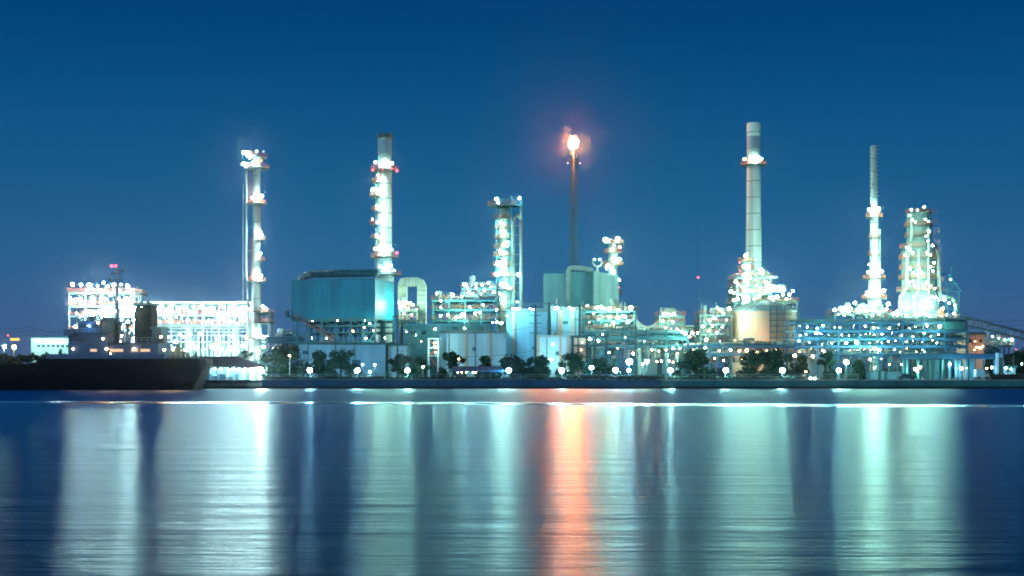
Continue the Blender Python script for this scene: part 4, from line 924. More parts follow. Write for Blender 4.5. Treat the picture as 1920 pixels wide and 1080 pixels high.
# ---- market-like shelter at the left of the quay
Y = 296
th = thing('open_shelter', 'open riverside shelter with a dark purple hipped roof, brightly lit within, right of the ship', 'shelter', (X(440, Y), Y, GZ))
mb = MB(); x0, x1, xm = X(378, Y), X(487, Y), X(448, Y); ze, zr = Z(687, Y), Z(668, Y)
A = [(x0-6, Y-.5, ze), (x1, Y-.5, ze-.2), (x1, Y+9, ze), (x0-6, Y+9, ze)]; r0, r1 = (x0-4, Y+4, zr), (X(440, Y), Y+4, zr)
mb.poly([A[0], A[1], r1, r0]); mb.poly([A[1], A[2], r1]); mb.poly([A[2], A[3], r0, r1]); mb.poly([A[3], A[0], r0])
mb.box(x0-6, x1, Y-.52, Y-.4, ze-.5, ze-.2); mb.build('roof', 'purpleroof', th)
for k in range(8):
    x = x0+(x1-x0)*k/7; mb = MB(); mb.bar((x, Y, GZ), (x, Y, ze), .28); mb.build('post', 'white_clad', th); mb = MB(); mb.bar((x, Y+8, GZ), (x, Y+8, ze), .28); mb.build('post', 'white_clad', th)
mb = MB(); mb.box(x0-4, x1-1, Y+8.3, Y+8.6, GZ, ze-.3); mb.build('back_wall', 'white_clad', th)
mb = MB(); rr = random.Random(12)
for k in range(26):
    x = rr.uniform(x0-2, x1-1.5); w = rr.uniform(.5, 1.6); mb.box(x, x+w, Y+rr.uniform(1, 2), Y+rr.uniform(3, 6), GZ, GZ+rr.uniform(.5, 2.1))
mb.build('stall_counters', 'blue_clad', th)
for k in range(9): lamp(th, (x0+1+(x1-x0-2)*k/8, Y+2.5, ze-.55), .3, 'cool' if k % 2 else 'cyan', False)
lamp(th, P(489, 694, Y-1.2), .8, 'white', False); lamp(th, P(493, 697, Y-1.2), .4, 'white', False)
mb = MB(); mb.bar(P(489, 712, Y-1.2), P(489, 694, Y-1.2), .16); mb.build('lamp_post', 'steel', th)
# long low dark boat-shaped roof near the quay
th = thing('open_shelter', 'low dark blue roofed shelter on the quay with a strip of green and yellow lights', 'shelter', (X(892, 296), 296, GZ))
mb = MB(); a, b = X(842, 296), X(946, 296); z = Z(694, 296)
mb.poly([(a, 295, z), (b, 295, z-.1), (b-1, 298, z+.9), (a+1, 298, z+.9)]); mb.poly([(b, 295, z-.1), (b, 301, z-.1), (b-1, 298, z+.9)]); mb.poly([(a, 301, z), (a, 295, z), (a+1, 298, z+.9)]); mb.poly([(b, 301, z-.1), (a, 301, z), (a+1, 298, z+.9), (b-1, 298, z+.9)])
mb.box(a, b, 294.9, 295.0, z-.45, z-.05); mb.build('roof', 'quayblue', th)
for k in range(9): x = a+.4+(b-a-.8)*k/8; mb = MB(); mb.bar((x, 295.4, GZ), (x, 295.4, z-.1), .16); mb.build('post', 'darksteel', th)
for px, c in ((858, 'green'), (866, 'warm'), (874, 'green'), (887, 'green'), (892, 'warm')): lamp(th, P(px, 698, 296), .13, c, False)

# ================================================================ far left
Y = 620
th = thing('warehouse', 'low floodlit warehouse with dark window bands on the far left behind the ship', 'building', (X(95, Y), Y, GZ))
mb = MB(); mb.box(X(58, Y), X(129, Y), Y, Y+25, GZ, Z(634, Y)); mb.build('wall', 'white_clad', th)
mb = MB(); mb.box(X(57, Y), X(130, Y), Y-.5, Y+25.5, Z(634, Y), Z(632.5, Y)); mb.build('roof', 'tealroof', th)
for a in range(70, 128, 9):
    mb = MB(); mb.box(X(a, Y), X(a+5.5, Y), Y-.3, Y-.003, Z(651, Y), Z(646, Y)); w = mb.build('window', 'darksteel', th)
for px in (66, 84, 102, 120): lamp(th, P(px, 638, Y-4), .42, 'green', True)
for px, py, c, r, lab in ((8, 650, 'green', 1.0, 'bright greenish floodlight pole at the far left edge'), (26.5, 651, 'warm', 1.3, 'warm orange floodlight pole near the far left edge')):
    th = thing('light_pole', lab, 'lamp', (X(px, 600), 600, GZ), 'distant light poles'); mb = MB(); mb.tube((X(px, 600), 600, GZ), P(px, py, 600), .2, 6); mb.build('pole', 'steel', th); lamp(th, P(px, py, 599), r, c, False)
th = thing('lit_sign', 'small blank yellow lit signboard on a pole at the far left above the trees', 'sign', (X(27, 640), 640, GZ))
mb = MB(); mb.box(X(19, 640), X(35, 640), 640, 641, Z(638.5, 640), Z(634, 640)); mb.build('sign_panel', 'sign_yellow', th)
mb = MB(); mb.bar((X(27, 640), 640.5, GZ), (X(27, 640), 640.5, Z(638.6, 640)), .5); mb.build('pole', 'steel', th)
lamp(th, P(15, 629, 639), .45, 'red', False, 'aviation_light')

# ---------------------------------------------------------------- utility poles and wires
def upole(px, top, Y, label, arms, w=.2):
    th = thing('utility_pole', label, 'pole', (X(px, Y), Y, GZ), 'utility poles')
    mb = MB(); mb.tube((X(px, Y), Y, GZ), (X(px, Y), Y, Z(top, Y)), w*1.3, 8, w); mb.build('pole', 'darksteel', th)
    for a in arms:
        z = Z(a, Y); mb = MB(); mb.bar((X(px, Y)-1.4, Y-.15, z), (X(px, Y)+1.4, Y-.15, z), .14)
        ar = mb.build('crossarm', 'darksteel', th)
        mb = MB()
        for e in (-1.3, -.7, .7, 1.3): mb.tube((X(px, Y)+e, Y-.15, z+.07), (X(px, Y)+e, Y-.15, z+.42), .09, 6)
        mb.build('insulator', 'steel', ar)
    return th
upole(1003.5, 571, 318, 'tall dark utility pole with four crossarms in front of the white buildings', (576, 592, 607, 625), .24)
upole(1030, 567, 342, 'thick dark pole between the two tall white buildings', (570,), .42)
upole(1087, 570, 342, 'dark pole at the right end of the white buildings', (574, 600), .3)
upole(1191.5, 575, 322, 'thin dark utility pole right of the lamp-studded structure', (579, 586), .17)
upole(745, 590, 330, 'slim dark pole under the right corner of the teal boiler house', (594,), .15)
def wire(label, pts, r=.045):
    th = thing('power_line', label, 'power line', pts[0][0:3], 'power lines'); mb = MB()
    for a, b in zip(pts, pts[1:]):
        prev = Vector(a)
        for k in range(1, 13):
            t = k/12; q = Vector(a).lerp(Vector(b), t); q.z -= 4*(a[2]*0+1)*t*(1-t)*1.6; mb.tube(prev, q, r, 4); prev = q
    mb.build('cable', 'wire', th); return th
for i, (l0, l1, lab) in enumerate(((609, 622, 'upper thin power line crossing the dusk sky at the far left'), (616, 628, 'middle thin power line crossing the dusk sky at the far left'), (624, 634, 'lowest thin power line crossing the dusk sky at the far left'))):
    wire(lab, [P(-60, l0-4, 470), P(60, l0+3, 470), P(140, l1-3, 470)], .09)
for i, (l0, l1, lab) in enumerate(((598, 588, 'upper thin power line rising to the right edge over the conveyor'), (604, 600, 'lower thin power line rising to the right edge over the conveyor'))):
    wire(lab, [P(1806, l0, 430), P(1990, l1, 430)], .08)
for i, (z, lab) in enumerate(((612, 'upper cable strung between the poles across the white buildings'), (657, 'lower cable strung between the poles across the white buildings'))):
    wire(lab, [P(745, z, 322), P(1003, z, 317.6), P(1191, z, 321.6)], .05)

# ================================================================ SHIP
Y0, B = 279.0, 6.4
SX = lambda px: X(px, Y0)
th = thing('cargo_ship', 'black-hulled ship with dark blue deckhouse and black funnel, moored at the left', 'ship', (SX(200), Y0, 0))
YF = Y0-B
zd = Z(672.5, YF)     # raised aft deck
secs = []  # x, half beam deck, half beam waterline, bottom z, deck z
xs_ = [SX(396), SX(392), SX(384), SX(370), SX(345), SX(310), SX(230), SX(130), SX(104)]
for x, hb, hw, zb_ in zip(xs_, (.4, 3.2, 4.6, 5.6, 6.1, 6.3, 6.4, 6.4, 6.4), (.05, 2.4, 3.2, 4.6, 5.2, 5.8, 6.3, 6.4, 6.4), (6.2, 5.5, 3.6, .0, -1.0, -1.6, -2, -2, -2)):
    secs.append((x, hb, hw, zb_, zd))
zl = Z(684, YF)
for x, hb, hw, z in ((SX(76), 6.4, 6.4, zl), (SX(40), 6.4, 6.4, zl), (-115, 6.4, 6.4, zl), (-140, 6.4, 6.3, zl+.2), (-160, 5.4, 4.4, zl+1.2), (-170, 3.6, 1.6, zl+2.4), (-175, .3, .1, zl+3.2)):
    secs.append((x, hb, hw, -2, z))
mb = MB(); rows = []
for x, hb, hw, zb_, z in secs:
    row = []
    for t in (0, .25, .5, .75, 1): 
        e = t**.6; row.append((x, Y0-(hw+(hb-hw)*e), zb_+(z-zb_)*t))
    row = [(x, Y0, zb_-.2)]+row; port = [(a, 2*Y0-b, c) for a, b, c in reversed(row[1:])]
    rows.append(row+[(x, Y0-hb+.25, z), (x, Y0-hb+.25, z-.7), (x, Y0+hb-.25, z-.7), (x, Y0+hb-.25, z)]+port)
n_ = len(rows[0])
for r in rows: mb.v += r
for i in range(len(rows)-1):
    for k in range(n_):
        mb.f.append((i*n_+k, i*n_+(k+1) % n_, (i+1)*n_+(k+1) % n_, (i+1)*n_+k)); mb.m.append(0)
mb.f.append(tuple(range(n_))); mb.m.append(0)
hull = mb.build('hull', 'hull', th)
mb = MB()
for zz in (zd-.9,): mb.box(SX(340), SX(100), YF-.1, YF, zz, zz+.22)
mb.build('rubbing_strake', 'hull', hull)
zq = zd-.7
# bulwark / lower deck strip
mb = MB(); mb.box(SX(106), SX(322), YF+.3, YF+.45, zd, Z(664, YF)); mb.box(SX(106), SX(322), 2*Y0-YF-.45, 2*Y0-YF-.3, zd, Z(664, YF)); mb.build('bulwark', 'shipblue', th)
zA = Z(660.5, YF); zB = Z(643, YF); zC = Z(626, YF); zD = Z(603, YF)
mb = MB(); mb.box(SX(144), SX(217), Y0-5.4, Y0+5.4, zq, zC); mb.box(SX(217), SX(308), Y0-4.9, Y0+4.9, zq, zB); mb.box(SX(144), SX(217)+.4, Y0-5.9, Y0+5.9, zC, zC+.16); mb.box(SX(216), SX(322), Y0-5.8, Y0+5.8, zB, zB+.16)
dk = mb.build('deckhouse', 'shipblue', th)
for a, b, l_ in ((184, 198, 1), (219, 245, 1), (258, 272, 1), (275, 294, 1)):
    mb = MB(); y = Y0-(5.4 if a < 217 else 4.9); mb.box(SX(a), SX(b), y-.1, y-.003, Z(660, YF), Z(653.5, YF)); w = mb.build('window', 'shipwhite', dk)
    mb = MB(); mb.box(SX(a)+.12, SX(b)-.12, y-.14, y-.103, Z(660, YF)+.1, Z(653.5, YF)-.1); mb.build('pane', 'window_warm', w)
for a in (150, 158, 166, 174):
    mb = MB(); mb.tube((SX(a), Y0-5.55, Z(637, YF)), (SX(a), Y0-5.35, Z(637, YF)), .3, 10); mb.build('porthole', 'glass', dk)
mb = MB(); mb.box(SX(158), SX(199), Y0-4, Y0+4, zC+.16, zD); mb.box(SX(138), SX(157), Y0-6.3, Y0+6.3, Z(629, YF), Z(617, YF)); mb.box(SX(154), SX(203), Y0-4.6, Y0+4.6, zD, zD+.2); br = mb.build('bridge', 'shipblue', th)
for a in (162, 169, 176, 183, 190):
    mb = MB(); mb.box(SX(a), SX(a+5), Y0-4.1, Y0-4.003, Z(614, YF), Z(607, YF)); mb.build('window', 'glass', br)
mb = MB(); mb.rail(SX(140), Y0-5.8, SX(216), Y0-5.8, zC+.16, 1.0, 1.2); mb.rail(SX(217), Y0-5.7, SX(322), Y0-5.7, zB+.16, 1, 1.2); mb.rail(SX(322), YF+.4, SX(390), Y0-3, zd, 1, 1.2); mb.rail(SX(156), Y0-4.5, SX(202), Y0-4.5, zD+.2, .9, 1.2); mb.build('railing', 'shipwhite', th)
# small bridge-top gear
mb = MB(); mb.tube((SX(166), Y0, zD), (SX(166), Y0, Z(592, YF)), .12); mb.bar((SX(160), Y0-.3, Z(594, YF)), (SX(186), Y0-.3, Z(590, YF)), .35); mb.tube((SX(186), Y0, zD), (SX(186), Y0, Z(588, YF)), .1); mb.ball((SX(175), Y0-1, zD+.9), .55); mb.build('radar', 'darksteel', th)
# mast
mb = MB(); m0 = SX(219.5); mb.tube((m0, Y0, zB), (m0, Y0, Z(500, YF)), .52, 12, .22); mb.tube((m0, Y0, Z(500, YF)), (m0, Y0, Z(491, YF)), .12, 8)
mt = mb.build('mast', 'shipwhite', th, True)
mb = MB()
for py, a, b in ((521, 206, 229), (508, 213, 225), (503, 220, 234), (535, 212, 228)): mb.bar((SX(a), Y0-.1, Z(py, YF)), (SX(b), Y0-.1, Z(py, YF)), .15)
mb.tube((SX(229), Y0, Z(545, YF)), (SX(229), Y0, Z(497, YF)), .06, 6); mb.tube((SX(207), Y0, Z(530, YF)), (SX(207), Y0, Z(513, YF)), .09, 6); mb.box(SX(209), SX(213), Y0-.4, Y0+.2, Z(511, YF), Z(507, YF)); mb.box(SX(205), SX(209), Y0-.4, Y0+.2, Z(524, YF), Z(518, YF))
mb.build('crossarm', 'darksteel', mt)
mb = MB(); mb.tube((m0, Y0, Z(520, YF)), (SX(150), Y0-5, zC), .035, 4); mb.tube((m0, Y0, Z(520, YF)), (SX(300), Y0-5, zB), .035, 4); mb.build('stay_wire', 'wire', mt)
lamp(th, (SX(211.5), Y0-.8, Z(494.5, YF)), .42, 'red', False, 'mast_light'); lamp(th, (SX(219), Y0-.8, Z(494.5, YF)), .38, 'red', False, 'mast_light')
# funnel
mb = MB(); mb.box(SX(258), SX(289.5), Y0-2.6, Y0+2.6, zB+.16, Z(567.5, YF), 0, .08); fu = mb.build('funnel', 'funnel', th)
mb = MB(); mb.box(SX(257), SX(290), Y0-2.7, Y0+2.7, Z(570, YF), Z(566, YF)); mb.tube((SX(266), Y0, Z(566, YF)), (SX(266), Y0, Z(562, YF)), .4, 10); mb.tube((SX(278), Y0, Z(566, YF)), (SX(278), Y0, Z(562, YF)), .4, 10); mb.build('funnel_cap', 'darksteel', fu)
lamp(th, (SX(273), Y0-3.2, Z(574, YF)), .08, 'cyan', False); lamp(th, (SX(263), Y0-3.2, Z(574, YF)), .05, 'cyan', False)
mb = MB(); mb.box(SX(290.5), SX(308), Y0-2.4, Y0+2.4, zB+.16, Z(616, YF)); mb.box(SX(287), SX(309), Y0-2.8, Y0+2.8, Z(616, YF), Z(612, YF)); mb.build('engine_casing', 'darksteel', th)
mb = MB(); mb.box(SX(199), SX(218), Y0-3.4, Y0+3.4, zC+.16, Z(597, YF)); mb.build('chart_house', 'darksteel', th)
for px in (231, 246):
    mb = MB(); mb.tube((SX(px), Y0-2.5, zB), (SX(px), Y0-2.5, Z(607, YF)), .3, 10); mb.ball((SX(px), Y0-2.7, Z(607, YF)), .62, .5); mb.build('ventilator', 'darksteel', th, True)
mb = MB(); mb.vessel((SX(300), Y0-5.2, Z(638, YF)), (SX(319), Y0-5.2, Z(638, YF)), .75); mb.bar((SX(302), Y0-5.2, zB), (SX(302), Y0-5.9, Z(628, YF)), .16); mb.bar((SX(318), Y0-5.2, zB), (SX(318), Y0-5.9, Z(628, YF)), .16); mb.build('lifeboat', 'darksteel', th, True)
mb = MB()
for px, h in ((330, 2.0), (339, 3), (348, 1.6), (357, 1.4), (372, 1.2)): mb.tube((SX(px), Y0-2.5, zq), (SX(px), Y0-2.5, zd+h), .45, 8); mb.box(SX(px)-.7, SX(px)+.7, Y0-3.2, Y0-1.8, zq, zd+.4)
mb.path([(SX(338), Y0-3, zd+3), (SX(352), Y0-3, zd+1.6)], .14, 6); mb.build('winch', 'darksteel', th)
mb = MB(); mb.box(SX(108), SX(140), Y0-4, Y0+4, zq, zd+.5); mb.tube((SX(126), Y0-4, zq), (SX(126), Y0-4, Z(654, YF)), .3, 8); mb.tube((SX(120), Y0-3, zq), (SX(120), Y0-3, Z(658, YF)), .2, 8); mb.build('hatch', 'darksteel', th)
for px, py, r, c in ((184, 605, .26, 'warm'), (166, 611, .17, 'cool'), (193, 635, .2, 'warm'), (200, 654, .34, 'warm'), (251, 654, .32, 'warm'), (308, 656, .3, 'warm'), (302, 632, .3, 'warm'), (317, 632, .3, 'warm'), (324, 655, .34, 'warm'), (347, 656, .28, 'warm'), (228, 630, .25, 'warm'), (250, 634, .25, 'warm'), (137, 654, .22, 'warm'), (226, 640, .16, 'warm'), (207, 663, .14, 'warm')):
    y = Y0-5.6 if px != 184 and px != 166 else Y0-4.6
    if 216 < px < 256 and py < 645: y = Y0-3.4
    if px > 320: y = Y0-4
    lamp(th, (X(px, y), y, Z(py, y)), r, c, False, 'deck_lamp')
# mooring line
mb = MB(); prev = Vector((SX(388), Y0+2.5, zd)); E_ = Vector((X(430, 291), 291, GZ+.3))
for k in range(1, 11): t = k/10; q = Vector((SX(388), Y0+2.5, zd)).lerp(E_, t); q.z -= 2.2*t*(1-t); mb.tube(prev, q, .04, 4); prev = q
mb.build('mooring_line', 'wire', th)

# ================================================================ QUAY FURNITURE
def qlamp(px, py, r, col, label, Y=293.5, group='lamps along the quay'):
    th = thing('quay_lamp', label, 'lamp', (X(px, Y), Y, GZ), group)
    mb = MB(); mb.tube((X(px, Y), Y+.35, GZ-.05), (X(px, Y), Y+.35, Z(py, Y)+.2), .1, 8, .07); mb.box(X(px, Y)-.25, X(px, Y)+.25, Y+.1, Y+.6, GZ, GZ+.25); mb.build('post', 'steel', th)
    mb = MB(); mb.bar((X(px, Y), Y+.35, Z(py, Y)+.3), (X(px, Y), Y, Z(py, Y)+.3), .08); mb.box(X(px, Y)-.35, X(px, Y)+.35, Y-.35, Y+.3, Z(py, Y)+r*.85, Z(py, Y)+r*.85+.1); mb.build('hood', 'steel', th)
    lamp(th, P(px, py, Y), r, col, False)
names = [(581, 'cool', .5, 'quay lamp before the bushy trees beneath the left end of the teal boiler house'),
 (670, 'cool', .5, 'quay lamp below the middle of the pale blue low shed'),
 (764, 'cyan', .5, 'quay lamp in front of the trees left of the long white building'),
 (954, 'cool', .5, 'quay lamp in front of the tall white building, right of the low dark shelter'),
 (1053, 'cyan', .48, 'quay lamp below the peach-edged annex'),
 (1154, 'cool', .5, 'quay lamp between the blue star-like lamp and the twin tall lamp'),
 (1257, 'cyan', .5, 'quay lamp left of the tree before the low blue pipe rack'),
 (1361, 'cyan', .5, 'quay lamp between the two tree groups in front of the peach tank'),
 (1467, 'cyan', .52, 'quay lamp below the right side of the peach tank'),
 (1573, 'cyan', .45, 'quay lamp at the left end of the long canopy')]
for px, c, r, lab in names: qlamp(px, 694.5, r*1.5, c, lab)
qlamp(694, 697, .28, 'green', 'small greenish quay lamp right of the lamp below the pale blue shed')
qlamp(1109, 689.5, .6, 'cool', 'large blue-white lamp below the warm lit canopy', 300)
qlamp(1180, 678.5, .95, 'cool', 'largest blue-white lamp in the centre, above a smaller one', 306)
qlamp(1179, 694, .5, 'cool', 'smaller blue-white lamp directly below the largest one')
qlamp(1213, 678, .62, 'green', 'bright green-white lamp on a tall post right of the largest lamp', 300)
qlamp(1587, 679, .7, 'green', 'bright green-white star-like lamp above the left end of the long canopy posts', 300)
qlamp(1490, 667, .5, 'warm', 'yellow-orange lamp on a tall post among trees right of the tank', 312)
qlamp(1205, 683, .3, 'warm', 'small yellow lamp just left of the green-white tall lamp', 302)
qlamp(601, 686, .24, 'green', 'small greenish lamp in the bushy trees under the teal boiler house', 312)
qlamp(543, 667, .26, 'warm', 'small orange lamp high in the dark round tree', 296.5)
qlamp(680, 684, .22, 'white', 'small white lamp left of its twin on the pale blue shed front', 320)
qlamp(703, 684, .22, 'white', 'small white lamp right of its twin on the pale blue shed front', 320)
qlamp(793, 688, .2, 'green', 'tiny pale lamp in the trees left of the small white frame tower', 300)
qlamp(860, 673, .2, 'warm', 'tiny orange lamp in the tree before the long white building', 300)
qlamp(1511, 697, .2, 'warm', 'tiny orange lamp low beside the trees right of the tank', 300)
qlamp(1520, 709, .22, 'white', 'tiny white lamp at quay level right of the tank, left of two', 292)
qlamp(1528, 710, .22, 'white', 'tiny white lamp at quay level right of the tank, right of two', 292)

def fence(px0, px1, Y, label, h, m='darksteel', pick=.42):
    x0, x1 = X(px0, Y), X(px1, Y); th = thing('quay_fence', label, 'fence', ((x0+x1)/2, Y, GZ), 'fences along the quay')
    n_ = int((x1-x0)/2.6)
    for k in range(n_+1): x = x0+(x1-x0)*k/n_; mb = MB(); mb.box(x-.07, x+.07, Y-.07, Y+.07, GZ, GZ+h+.08); mb.build('post', m, th)
    mb = MB()
    for z in (h*.12, h*.95): mb.box(x0, x1, Y-.1, Y-.072, GZ+z, GZ+z+.09)
    mb.build('rail', 'palesteel', th)
    mb = MB(); x = x0
    while x < x1: mb.box(x, x+.045, Y-.05, Y-.01, GZ+.12, GZ+h*.94); x += pick
    mb.build('pickets', m, th)
fence(492, 660, 291.6, 'left stretch of quay fence from the lit shelter to below the pale blue shed', 1.35)
fence(661, 840, 291.6, 'quay fence stretch between the pale blue shed and the low dark shelter', 1.35)
fence(841, 1045, 291.6, 'quay fence stretch before the low dark shelter and tall white building', 1.3)
fence(1046, 1240, 291.6, 'quay fence stretch in front of the largest blue-white lamp', 1.3, 'steel')
fence(1241, 1420, 291.6, 'quay fence stretch below the peach tank, left half', 1.35)
fence(1421, 1610, 291.6, 'quay fence stretch from the peach tank to the long canopy', 1.35)

# ---------------------------------------------------------------- plants
def leafcloud(mb, blobs, n, size, rnd):
    tot = sum(b[3]**2 for b in blobs)
    for (cx, cy, cz, r, sq) in blobs:
        for _ in range(int(n*r*r/tot)):
            u = rnd.uniform(-1, 1); a = rnd.uniform(0, 2*pi); q = math.sqrt(1-u*u); d = r*(rnd.random()**.38)
            p = Vector((cx+cos(a)*q*d, cy+sin(a)*q*d, cz+u*d*sq)); s = size*rnd.uniform(.6, 1.4)
            v1 = Vector((rnd.gauss(0, 1), rnd.gauss(0, 1), rnd.gauss(0, .6))).normalized(); v2 = v1.cross(Vector((rnd.gauss(0, 1), rnd.gauss(0, 1), rnd.gauss(0, 1)))).normalized()
            mb.poly([p-v1*s, p-v2*s*.55, p+v1*s, p+v2*s*.55])
def tree(px0, px1, top, Y, label, seed, n=2200, m='leaf', base=None, name='broadleaf_tree', group='trees along the quay'):
    rnd = random.Random(seed); cx = X((px0+px1)/2, Y); w = (X(px1, Y)-X(px0, Y))*1.12; zt = Z(top-2, Y); h = zt-GZ
    th = thing(name, label, 'tree', (cx, Y, GZ), group)
    mb = MB(); tr = [(cx, Y, GZ-.05), (cx+rnd.uniform(-.3, .3), Y, GZ+h*.22), (cx+rnd.uniform(-.5, .5), Y+.2, GZ+h*.45)]
    mb.tube(tr[0], tr[1], .32, 8, .25); mb.tube(tr[1], tr[2], .25, 8, .16); blobs = []
    nb = max(9, int(w*1.7)); n = int(n*1.9)
    for k in range(nb):
        a = 2*pi*k/nb+rnd.uniform(-.4, .4); rr_ = rnd.uniform(.12, .44)*w; bx = cx+cos(a)*rr_*1.05; by = Y+sin(a)*min(rr_, 2.6); r = rnd.uniform(.11, .19)*w
        r = min(r, h*.3); bz = min(zt-r*.75, GZ+h*rnd.uniform(.25, .92)-(abs(bx-cx)/w)*h*.3)
        blobs.append((bx, by, max(bz, GZ+h*.2), r, .75)); st = Vector(tr[1]).lerp(Vector(tr[2]), rnd.random()); mb.tube(st, (bx, by, bz), .12, 6, .04)
    blobs.append((cx, Y, zt-h*.22, min(w*.22, h*.22), .9)); blobs.append((cx, Y-.3, GZ+h*.5, min(w*.24, h*.25), .8))
    for k in range(max(4, int(w/1.1))):
        r_ = h*rnd.uniform(.13, .2); blobs.append((cx+rnd.uniform(-.55, .55)*w, Y+rnd.uniform(-1.5, 1), GZ+r_*.8+rnd.random()*h*.12, r_, .9))
    mb.build('trunk', 'bark', th)
    lm = MB(); leafcloud(lm, blobs, n, .27, rnd)
    for _ in range(int(n*.05)):   # stray twigs breaking the outline
        b = rnd.choice(blobs); a = rnd.uniform(0, 2*pi); e = rnd.uniform(0, pi/2); d = b[3]*rnd.uniform(1, 1.35)
        leafcloud(lm, [(b[0]+cos(a)*cos(e)*d, b[1]+sin(a)*cos(e)*d, b[2]+sin(e)*d*.8, .25, 1)], 3, .22, rnd)
    lm.build('crown', m, th)
for i, a in enumerate([
 (499, 573, 646, 305, 'dark round tree right of the lit riverside shelter', 2600, 'leaf'),
 (572, 622, 657, 308, 'bushy tree below the left half of the pale blue shed', 1900, 'leaf2'),
 (612, 668, 656, 306, 'bushy pointed tree below the middle of the pale blue shed', 1900, 'leaf2'),
 (728, 772, 664, 306, 'tree behind the quay lamp left of the small white frame tower', 1700, 'leaf'),
 (768, 804, 668, 303, 'tree just left of the small white frame tower', 1500, 'leaf'),
 (828, 868, 658, 306, 'thin tree in front of the left part of the long white building', 1500, 'leaf'),
 (890, 932, 668, 304, 'round dark tree above the low dark shelter', 1700, 'leaf2'),
 (936, 992, 667, 305, 'round dark tree behind the quay lamp at the tall white building', 2000, 'leaf'),
 (990, 1038, 667, 304, 'dark tree at the foot of the tall utility pole', 1800, 'leaf'),
 (1050, 1104, 664, 306, 'green tree in front of the warm lit open canopy', 1900, 'leaf2'),
 (1108, 1150, 672, 312, 'dim tree behind the blue-white lamps in the centre', 1200, 'leaf'),
 (1270, 1334, 654, 305, 'big dark tree in front of the low blue pipe rack', 2600, 'leaf'),
 (1386, 1440, 657, 305, 'dark tree below the left side of the peach tank', 2100, 'leaf'),
 (1428, 1480, 654, 306, 'dark tree below the right side of the peach tank', 2100, 'leaf'),
 (1484, 1522, 666, 314, 'tree glowing yellow around the orange lamp', 1300, 'leaf2'),
 (1535, 1566, 656, 304, 'slender tree left of the long canopy', 1500, 'leaf'),
 (1596, 1626, 676, 308, 'small tree under the left part of the long canopy roof', 1000, 'leaf2'),
 (1848, 1884, 646, 345, 'dark tree under the sloping conveyor bridge', 1500, 'leaf'),
 (1888, 1940, 655, 330, 'dark tree cut by the right edge of the picture', 1900, 'leaf'),
 (1872, 1900, 664, 335, 'smaller dark tree just right of the pale cabinet', 1200, 'leaf'),
 (440, 476, 654, 320, 'small dark tree behind the purple-roofed shelter', 900, 'leaf')]):
    tree(a[0], a[1], a[2], a[3], a[4], 100+i, a[5], a[6])
# cladding detail on the boiler house: maintenance ladder, vents, stains of wear come from the sheet material
# clipped hedges on the quay
def hedge(px0, px1, top, Y, label, seed, n):
    rnd = random.Random(seed); th = thing('hedge', label, 'hedge', (X((px0+px1)/2, Y), Y, GZ), 'hedges behind the quay fence')
    mb = MB(); x0, x1, z = X(px0, Y), X(px1, Y), Z(top, Y)
    mb.box(x0, x1, Y+.2, Y+1, GZ-.05, z-.25)
    mb.build('stems', 'bark', th); mb = MB()
    for _ in range(n):
        p = Vector((rnd.uniform(x0, x1), rnd.uniform(Y, Y+1.2), GZ+rnd.random()**.7*(z-GZ)*rnd.uniform(.8, 1.1))); s = rnd.uniform(.12, .26)
        v1 = Vector((rnd.gauss(0, 1), rnd.gauss(0, 1), rnd.gauss(0, 1))).normalized(); v2 = v1.cross(Vector((rnd.gauss(0, 1), 0, 1))).normalized(); mb.poly([p-v1*s, p-v2*s*.6, p+v1*s, p+v2*s*.6])
    mb.build('foliage', 'hedge', th)
hedge(496, 720, 705, 292.3, 'low green hedge behind the fence below the pale blue shed', 1, 2600)
hedge(722, 1046, 706, 292.3, 'low hedge behind the fence below the white buildings', 2, 3000)
hedge(1062, 1248, 703, 292.3, 'brightly lit hedge below the largest blue-white lamp', 3, 2400)
hedge(1250, 1560, 706, 292.3, 'low dark hedge behind the fence below the peach tank', 4, 3000)
hedge(1858, 2010, 700, 292.3, 'dark hedge at the right end of the quay', 5, 1600)
# bushes hanging over the quay edge
rb = random.Random(55)
bush_labels = [(1022, 'small bush on the quay edge below the tall utility pole'), (1048, 'small bush on the quay edge under the peach-edged annex'), (1086, 'small bush on the quay edge below the warm lit canopy'), (1130, 'small bush on the quay edge left of the largest lamp'), (1163, 'small bush on the quay edge right below the smaller blue-white lamp'), (1198, 'small bush on the quay edge below the tall green-white lamp'), (1228, 'small dark bush where the quay wall changes from blue to teal')]
for i, (px, lab) in enumerate(bush_labels):
    th = thing('shrub', lab, 'shrub', (X(px, 290.6), 290.6, GZ), 'shrubs on the quay edge')
    mb = MB(); leafcloud(mb, [(X(px, 290)+rb.uniform(-1, 1), 290.6, GZ+.3, rb.uniform(.7, 1.1), .6), (X(px, 290)+rb.uniform(-2, 2), 290.5, GZ+.2, .7, .6)], 260, .16, rb); mb.build('foliage', 'leaf2', th)
    mb = MB(); mb.tube((X(px, 290.6), 290.9, GZ-.05), (X(px, 290.6), 290.7, GZ+.4), .05, 5); mb.build('stem', 'bark', th)
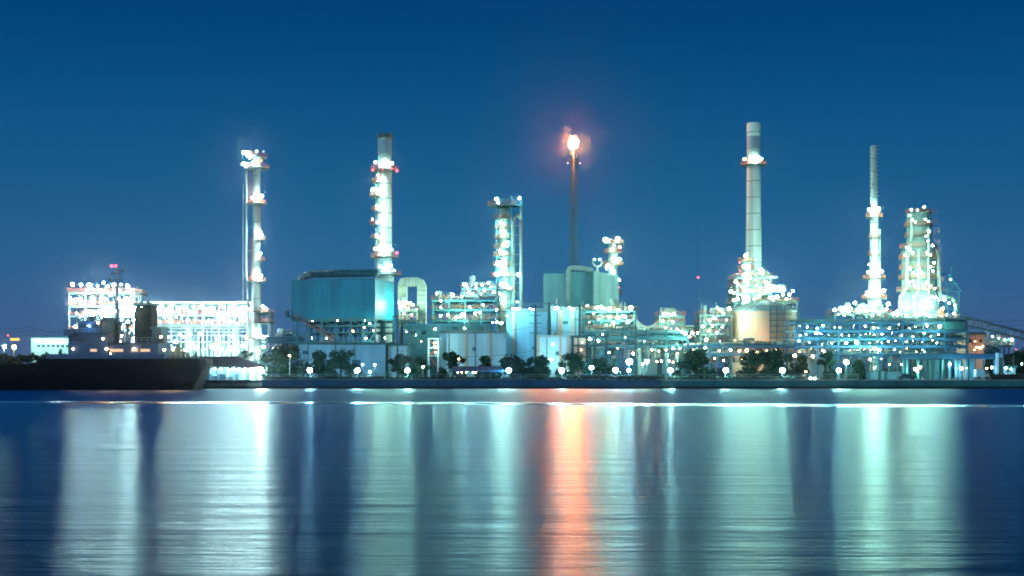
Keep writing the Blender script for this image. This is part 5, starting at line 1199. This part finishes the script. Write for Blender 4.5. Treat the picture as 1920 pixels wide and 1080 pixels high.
# far wooded bank at the left and along the horizon
def wood(px0, px1, Y, top, seed, name, n, size):
    rnd = random.Random(seed); mb = MB()
    x = px0
    while x < px1:
        w = rnd.uniform(5, 12); hh = top+rnd.uniform(-5, 4); c = P(x+w/2, hh+6, Y+rnd.uniform(-6, 6)); r = w*.6/F*Y
        leafcloud(mb, [(c.x, c.y, c.z, r, 1.0), (c.x+rnd.uniform(-2, 2), c.y, c.z-r, r*1.1, 1), (c.x, c.y, (GZ+c.z)/2, r*1.2, 1)], n, size, rnd); x += w*.7
    o = mb.build(name, 'leaf'); o['kind'] = 'stuff'; o['label'] = 'dark mass of trees on the far bank behind the ship' if px0 < 100 else 'dark low mass of trees far behind the plant on the right'; o['category'] = 'trees'
wood(-160, 132, 520, 664, 71, 'wooded_bank', 150, .6)
wood(1800, 2050, 640, 664, 72, 'wooded_bank', 150, .8)
# little lights and cars among the quay greenery
for i, (px, py, c, lab) in enumerate(((517, 706, 'warm', 'dark parked car on the quay road below the round tree'), (1096, 702, 'white', 'pale parked car on the quay road below the blue-white lamp'), (1136, 703, 'white', 'pale parked car on the quay road left of the twin lamps'), (1700, 705, 'white', 'dark parked car between the cabins and the bright canopy bay'), (1230, 704, 'white', 'pale parked car on the quay road right of the tall green-white lamp'))):
    Y = 303; x = X(px, Y); body = 'darksteel' if 'dark' in lab else 'white_clad'
    th = thing('parked_car', lab, 'car', (x, Y, GZ), 'cars parked on the quay road')
    mb = MB(); mb.box(x-2.1, x+2.1, Y-.85, Y+.85, GZ+.35, GZ+.85, 0, .06); mb.build('body', body, th)
    mb = MB(); mb.box(x-1.2, x+1.0, Y-.75, Y+.75, GZ+.852, GZ+1.4, 0, .3); mb.build('cabin', 'glass', th)
    for e in (-1.3, 1.3):
        for s_ in (-.9, .7):
            mb = MB(); mb.tube((x+e, Y+s_, GZ+.35), (x+e, Y+s_+.2, GZ+.35), .33, 12); mb.build('wheel', 'darksteel', th)

# ================================================================ AIR
# thin evening haze over river and plant
HAZE = .000042
if HAZE:
    hm = bpy.data.materials.new('haze'); hm.use_nodes = True; t = hm.node_tree; t.nodes.clear()
    pv = t.nodes.new('ShaderNodeVolumePrincipled'); pv.inputs['Color'].default_value = (.9, .95, 1, 1); pv.inputs['Density'].default_value = HAZE; pv.inputs['Anisotropy'].default_value = .985
    o_ = t.nodes.new('ShaderNodeOutputMaterial'); t.links.new(pv.outputs[0], o_.inputs['Volume']); MATS['haze'] = hm
    mb = MB(); mb.box(-700, 700, -60, 1100, -3, 140); o = mb.build('haze', 'haze'); o['kind'] = 'stuff'
